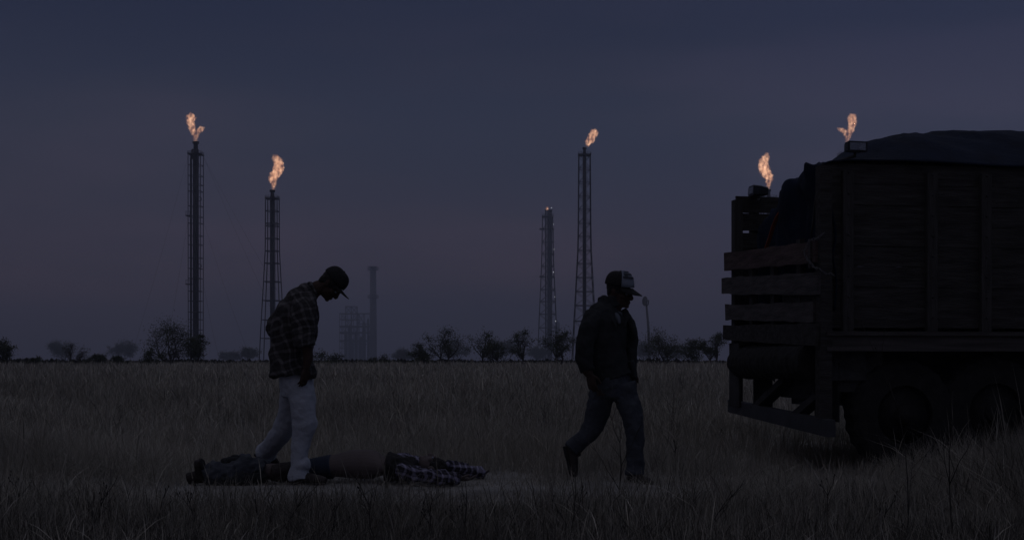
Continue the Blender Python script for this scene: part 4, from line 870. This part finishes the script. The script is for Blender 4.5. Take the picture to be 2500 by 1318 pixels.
m = MB(); m.loft([Q(1085, 1135, .2), Q(1110, 1140, .25), Q(1140, 1148, .27), Q(1168, 1153, .28), Q(1184, 1155, .28)], [(.05, .045), (.065, .05), (.07, .05), (.07, .045), (.05, .035)], (0, 1, 0), 20, 4); o = m.build('sleeve', M['plaid_blue'], lying); remesh(o, .008, 2, .045, .05)
# ------------------------------------------------------------------ dead weeds, each a plant of its own
def weed(px, base_py, top_py, label, seed, lean=0, bush=5, seeds=True, Y=None, r0=.004):
    rn = random.Random(seed); Y = Y or CH * F / (base_py - HY); X = (px - CX) / F * Y; g = G(X, Y); H = (CH + (HY - top_py) / F * Y) - g
    o = thing('dead_weed', label, 'weed', (X, Y, g - .01), 'dry dead weeds in the foreground'); b = MB(); heads = []
    def shoot(p, d, ln, r, dep):
        pts = [p]; dd = Vector(d)
        for i in range(5):
            dd = (dd + Vector((rn.gauss(0, .10), rn.gauss(0, .10), .05))).normalized(); pts.append(pts[-1] + dd * ln / 5)
        b.tube(pts, [max(.0012, r * (1 - i * .13)) for i in range(6)], 4)
        if seeds and dep < 2:
            e = pts[-1]; heads.append(e)
        if dep:
            for k in range(bush if dep == 2 else 2):
                q = pts[rn.choice((1, 2, 3, 4))]; a = rn.random() * 6.28
                shoot(q, (dd * .8 + Vector((math.cos(a), math.sin(a), .1)) * .55).normalized(), ln * rn.uniform(.3, .55), r * .6, dep - 1)
    shoot(Vector((X, Y, g - .01)), Vector((lean, 0, 1)).normalized(), H * (1 + abs(lean) * .35), r0, 2)
    b.build('stem', M['twig'], o)
    for e in heads[:6]:
        m = MB(); m.ell(e, ((1, 0, 0), (0, 1, 0), (0, 0, 1)), (.0038, .0038, .007), 6, 4); m.build('seed_head', M['twig'], o)
W = [(640, 1330, 1208, 'forked black twig at the bottom left', -.25, 2, False), (668, 1326, 1180, 'long dark twig leaning right from the bottom left', .75, 4, False), (1502, 1300, 1018, 'tall thin twig standing between the legs of the walking man', 0, 4, False),
     (1130, 1330, 1160, 'tall stalk at the bottom, just right of the lying man sleeve', 0, 3, True), (1215, 1335, 1205, 'bent grass-like stalk at bottom centre', .35, 2, True), (1390, 1320, 1150, 'thin stalk rising under the rear boot of the walking man', .05, 3, True),
     (40, 1300, 1150, 'dark stalk close to the left edge', .05, 4, True), (230, 1330, 1170, 'bushy weed in the lower left corner', .1, 6, True), (380, 1310, 1190, 'weed with seed heads left of the lying man boots', 0, 5, True),
     (470, 1330, 1200, 'spindly weed below the lying man boots', .1, 4, True), (800, 1330, 1215, 'weed at the bottom under the standing man boot', .2, 5, True), (905, 1330, 1205, 'weed at the bottom under the bare belly', -.1, 5, True),
     (1060, 1330, 1200, 'weed at the bottom under the check sleeve', .05, 5, True), (1700, 1330, 1190, 'slanting twig right of the walking man', .5, 3, False), (1645, 1160, 1070, 'curled dry leaf weed right of the walking man', .1, 4, True),
     (2150, 1330, 1222, 'dark seed stalk at the bottom under the truck wheel', 0, 3, True), (2010, 1300, 1180, 'thin weed before the truck rear wheel', .1, 4, True), (2215, 1330, 930, 'tallest stalk rising in front of the truck wheel', .05, 2, True),
     (2330, 1340, 960, 'long stalk in front of the truck side near the right edge', -.12, 2, True), (1640, 1080, 942, 'far weed with a bent top between walking man and truck', -.1, 4, True), (1330, 1070, 985, 'dark weed tuft left of the walking man knee', 0, 8, True),
     (965, 1075, 962, 'far upright dead weed right of the standing man', 0, 5, True), (300, 1090, 1010, 'dead weed in the middle of the left field', .1, 5, True), (560, 1060, 985, 'dead weed left of the standing man thigh', -.05, 5, True)]
for i, (px, by, ty, lb, ln, bu, sd) in enumerate(W): weed(px, by, ty, lb, 100 + i, ln, bu, sd)
# ------------------------------------------------------------------ haze
hb = MB(); hb.box(-3050, 3050, -3050, 3050, -1.4, 130); hm = bpy.data.materials.new('haze_air'); hm.use_nodes = True; t = hm.node_tree; t.nodes.clear()
o_ = N(t, 'ShaderNodeOutputMaterial'); v_ = N(t, 'ShaderNodeVolumePrincipled'); v_.inputs['Color'].default_value = (.66, .72, .88, 1); v_.inputs['Density'].default_value = .0008; v_.inputs['Anisotropy'].default_value = .1
L(t, v_.outputs[0], o_.inputs['Volume']); hz = hb.build('haze', hm, None, True); tag(hz, 'thin bluish dusk haze filling the air over the field', 'haze', kind='stuff')
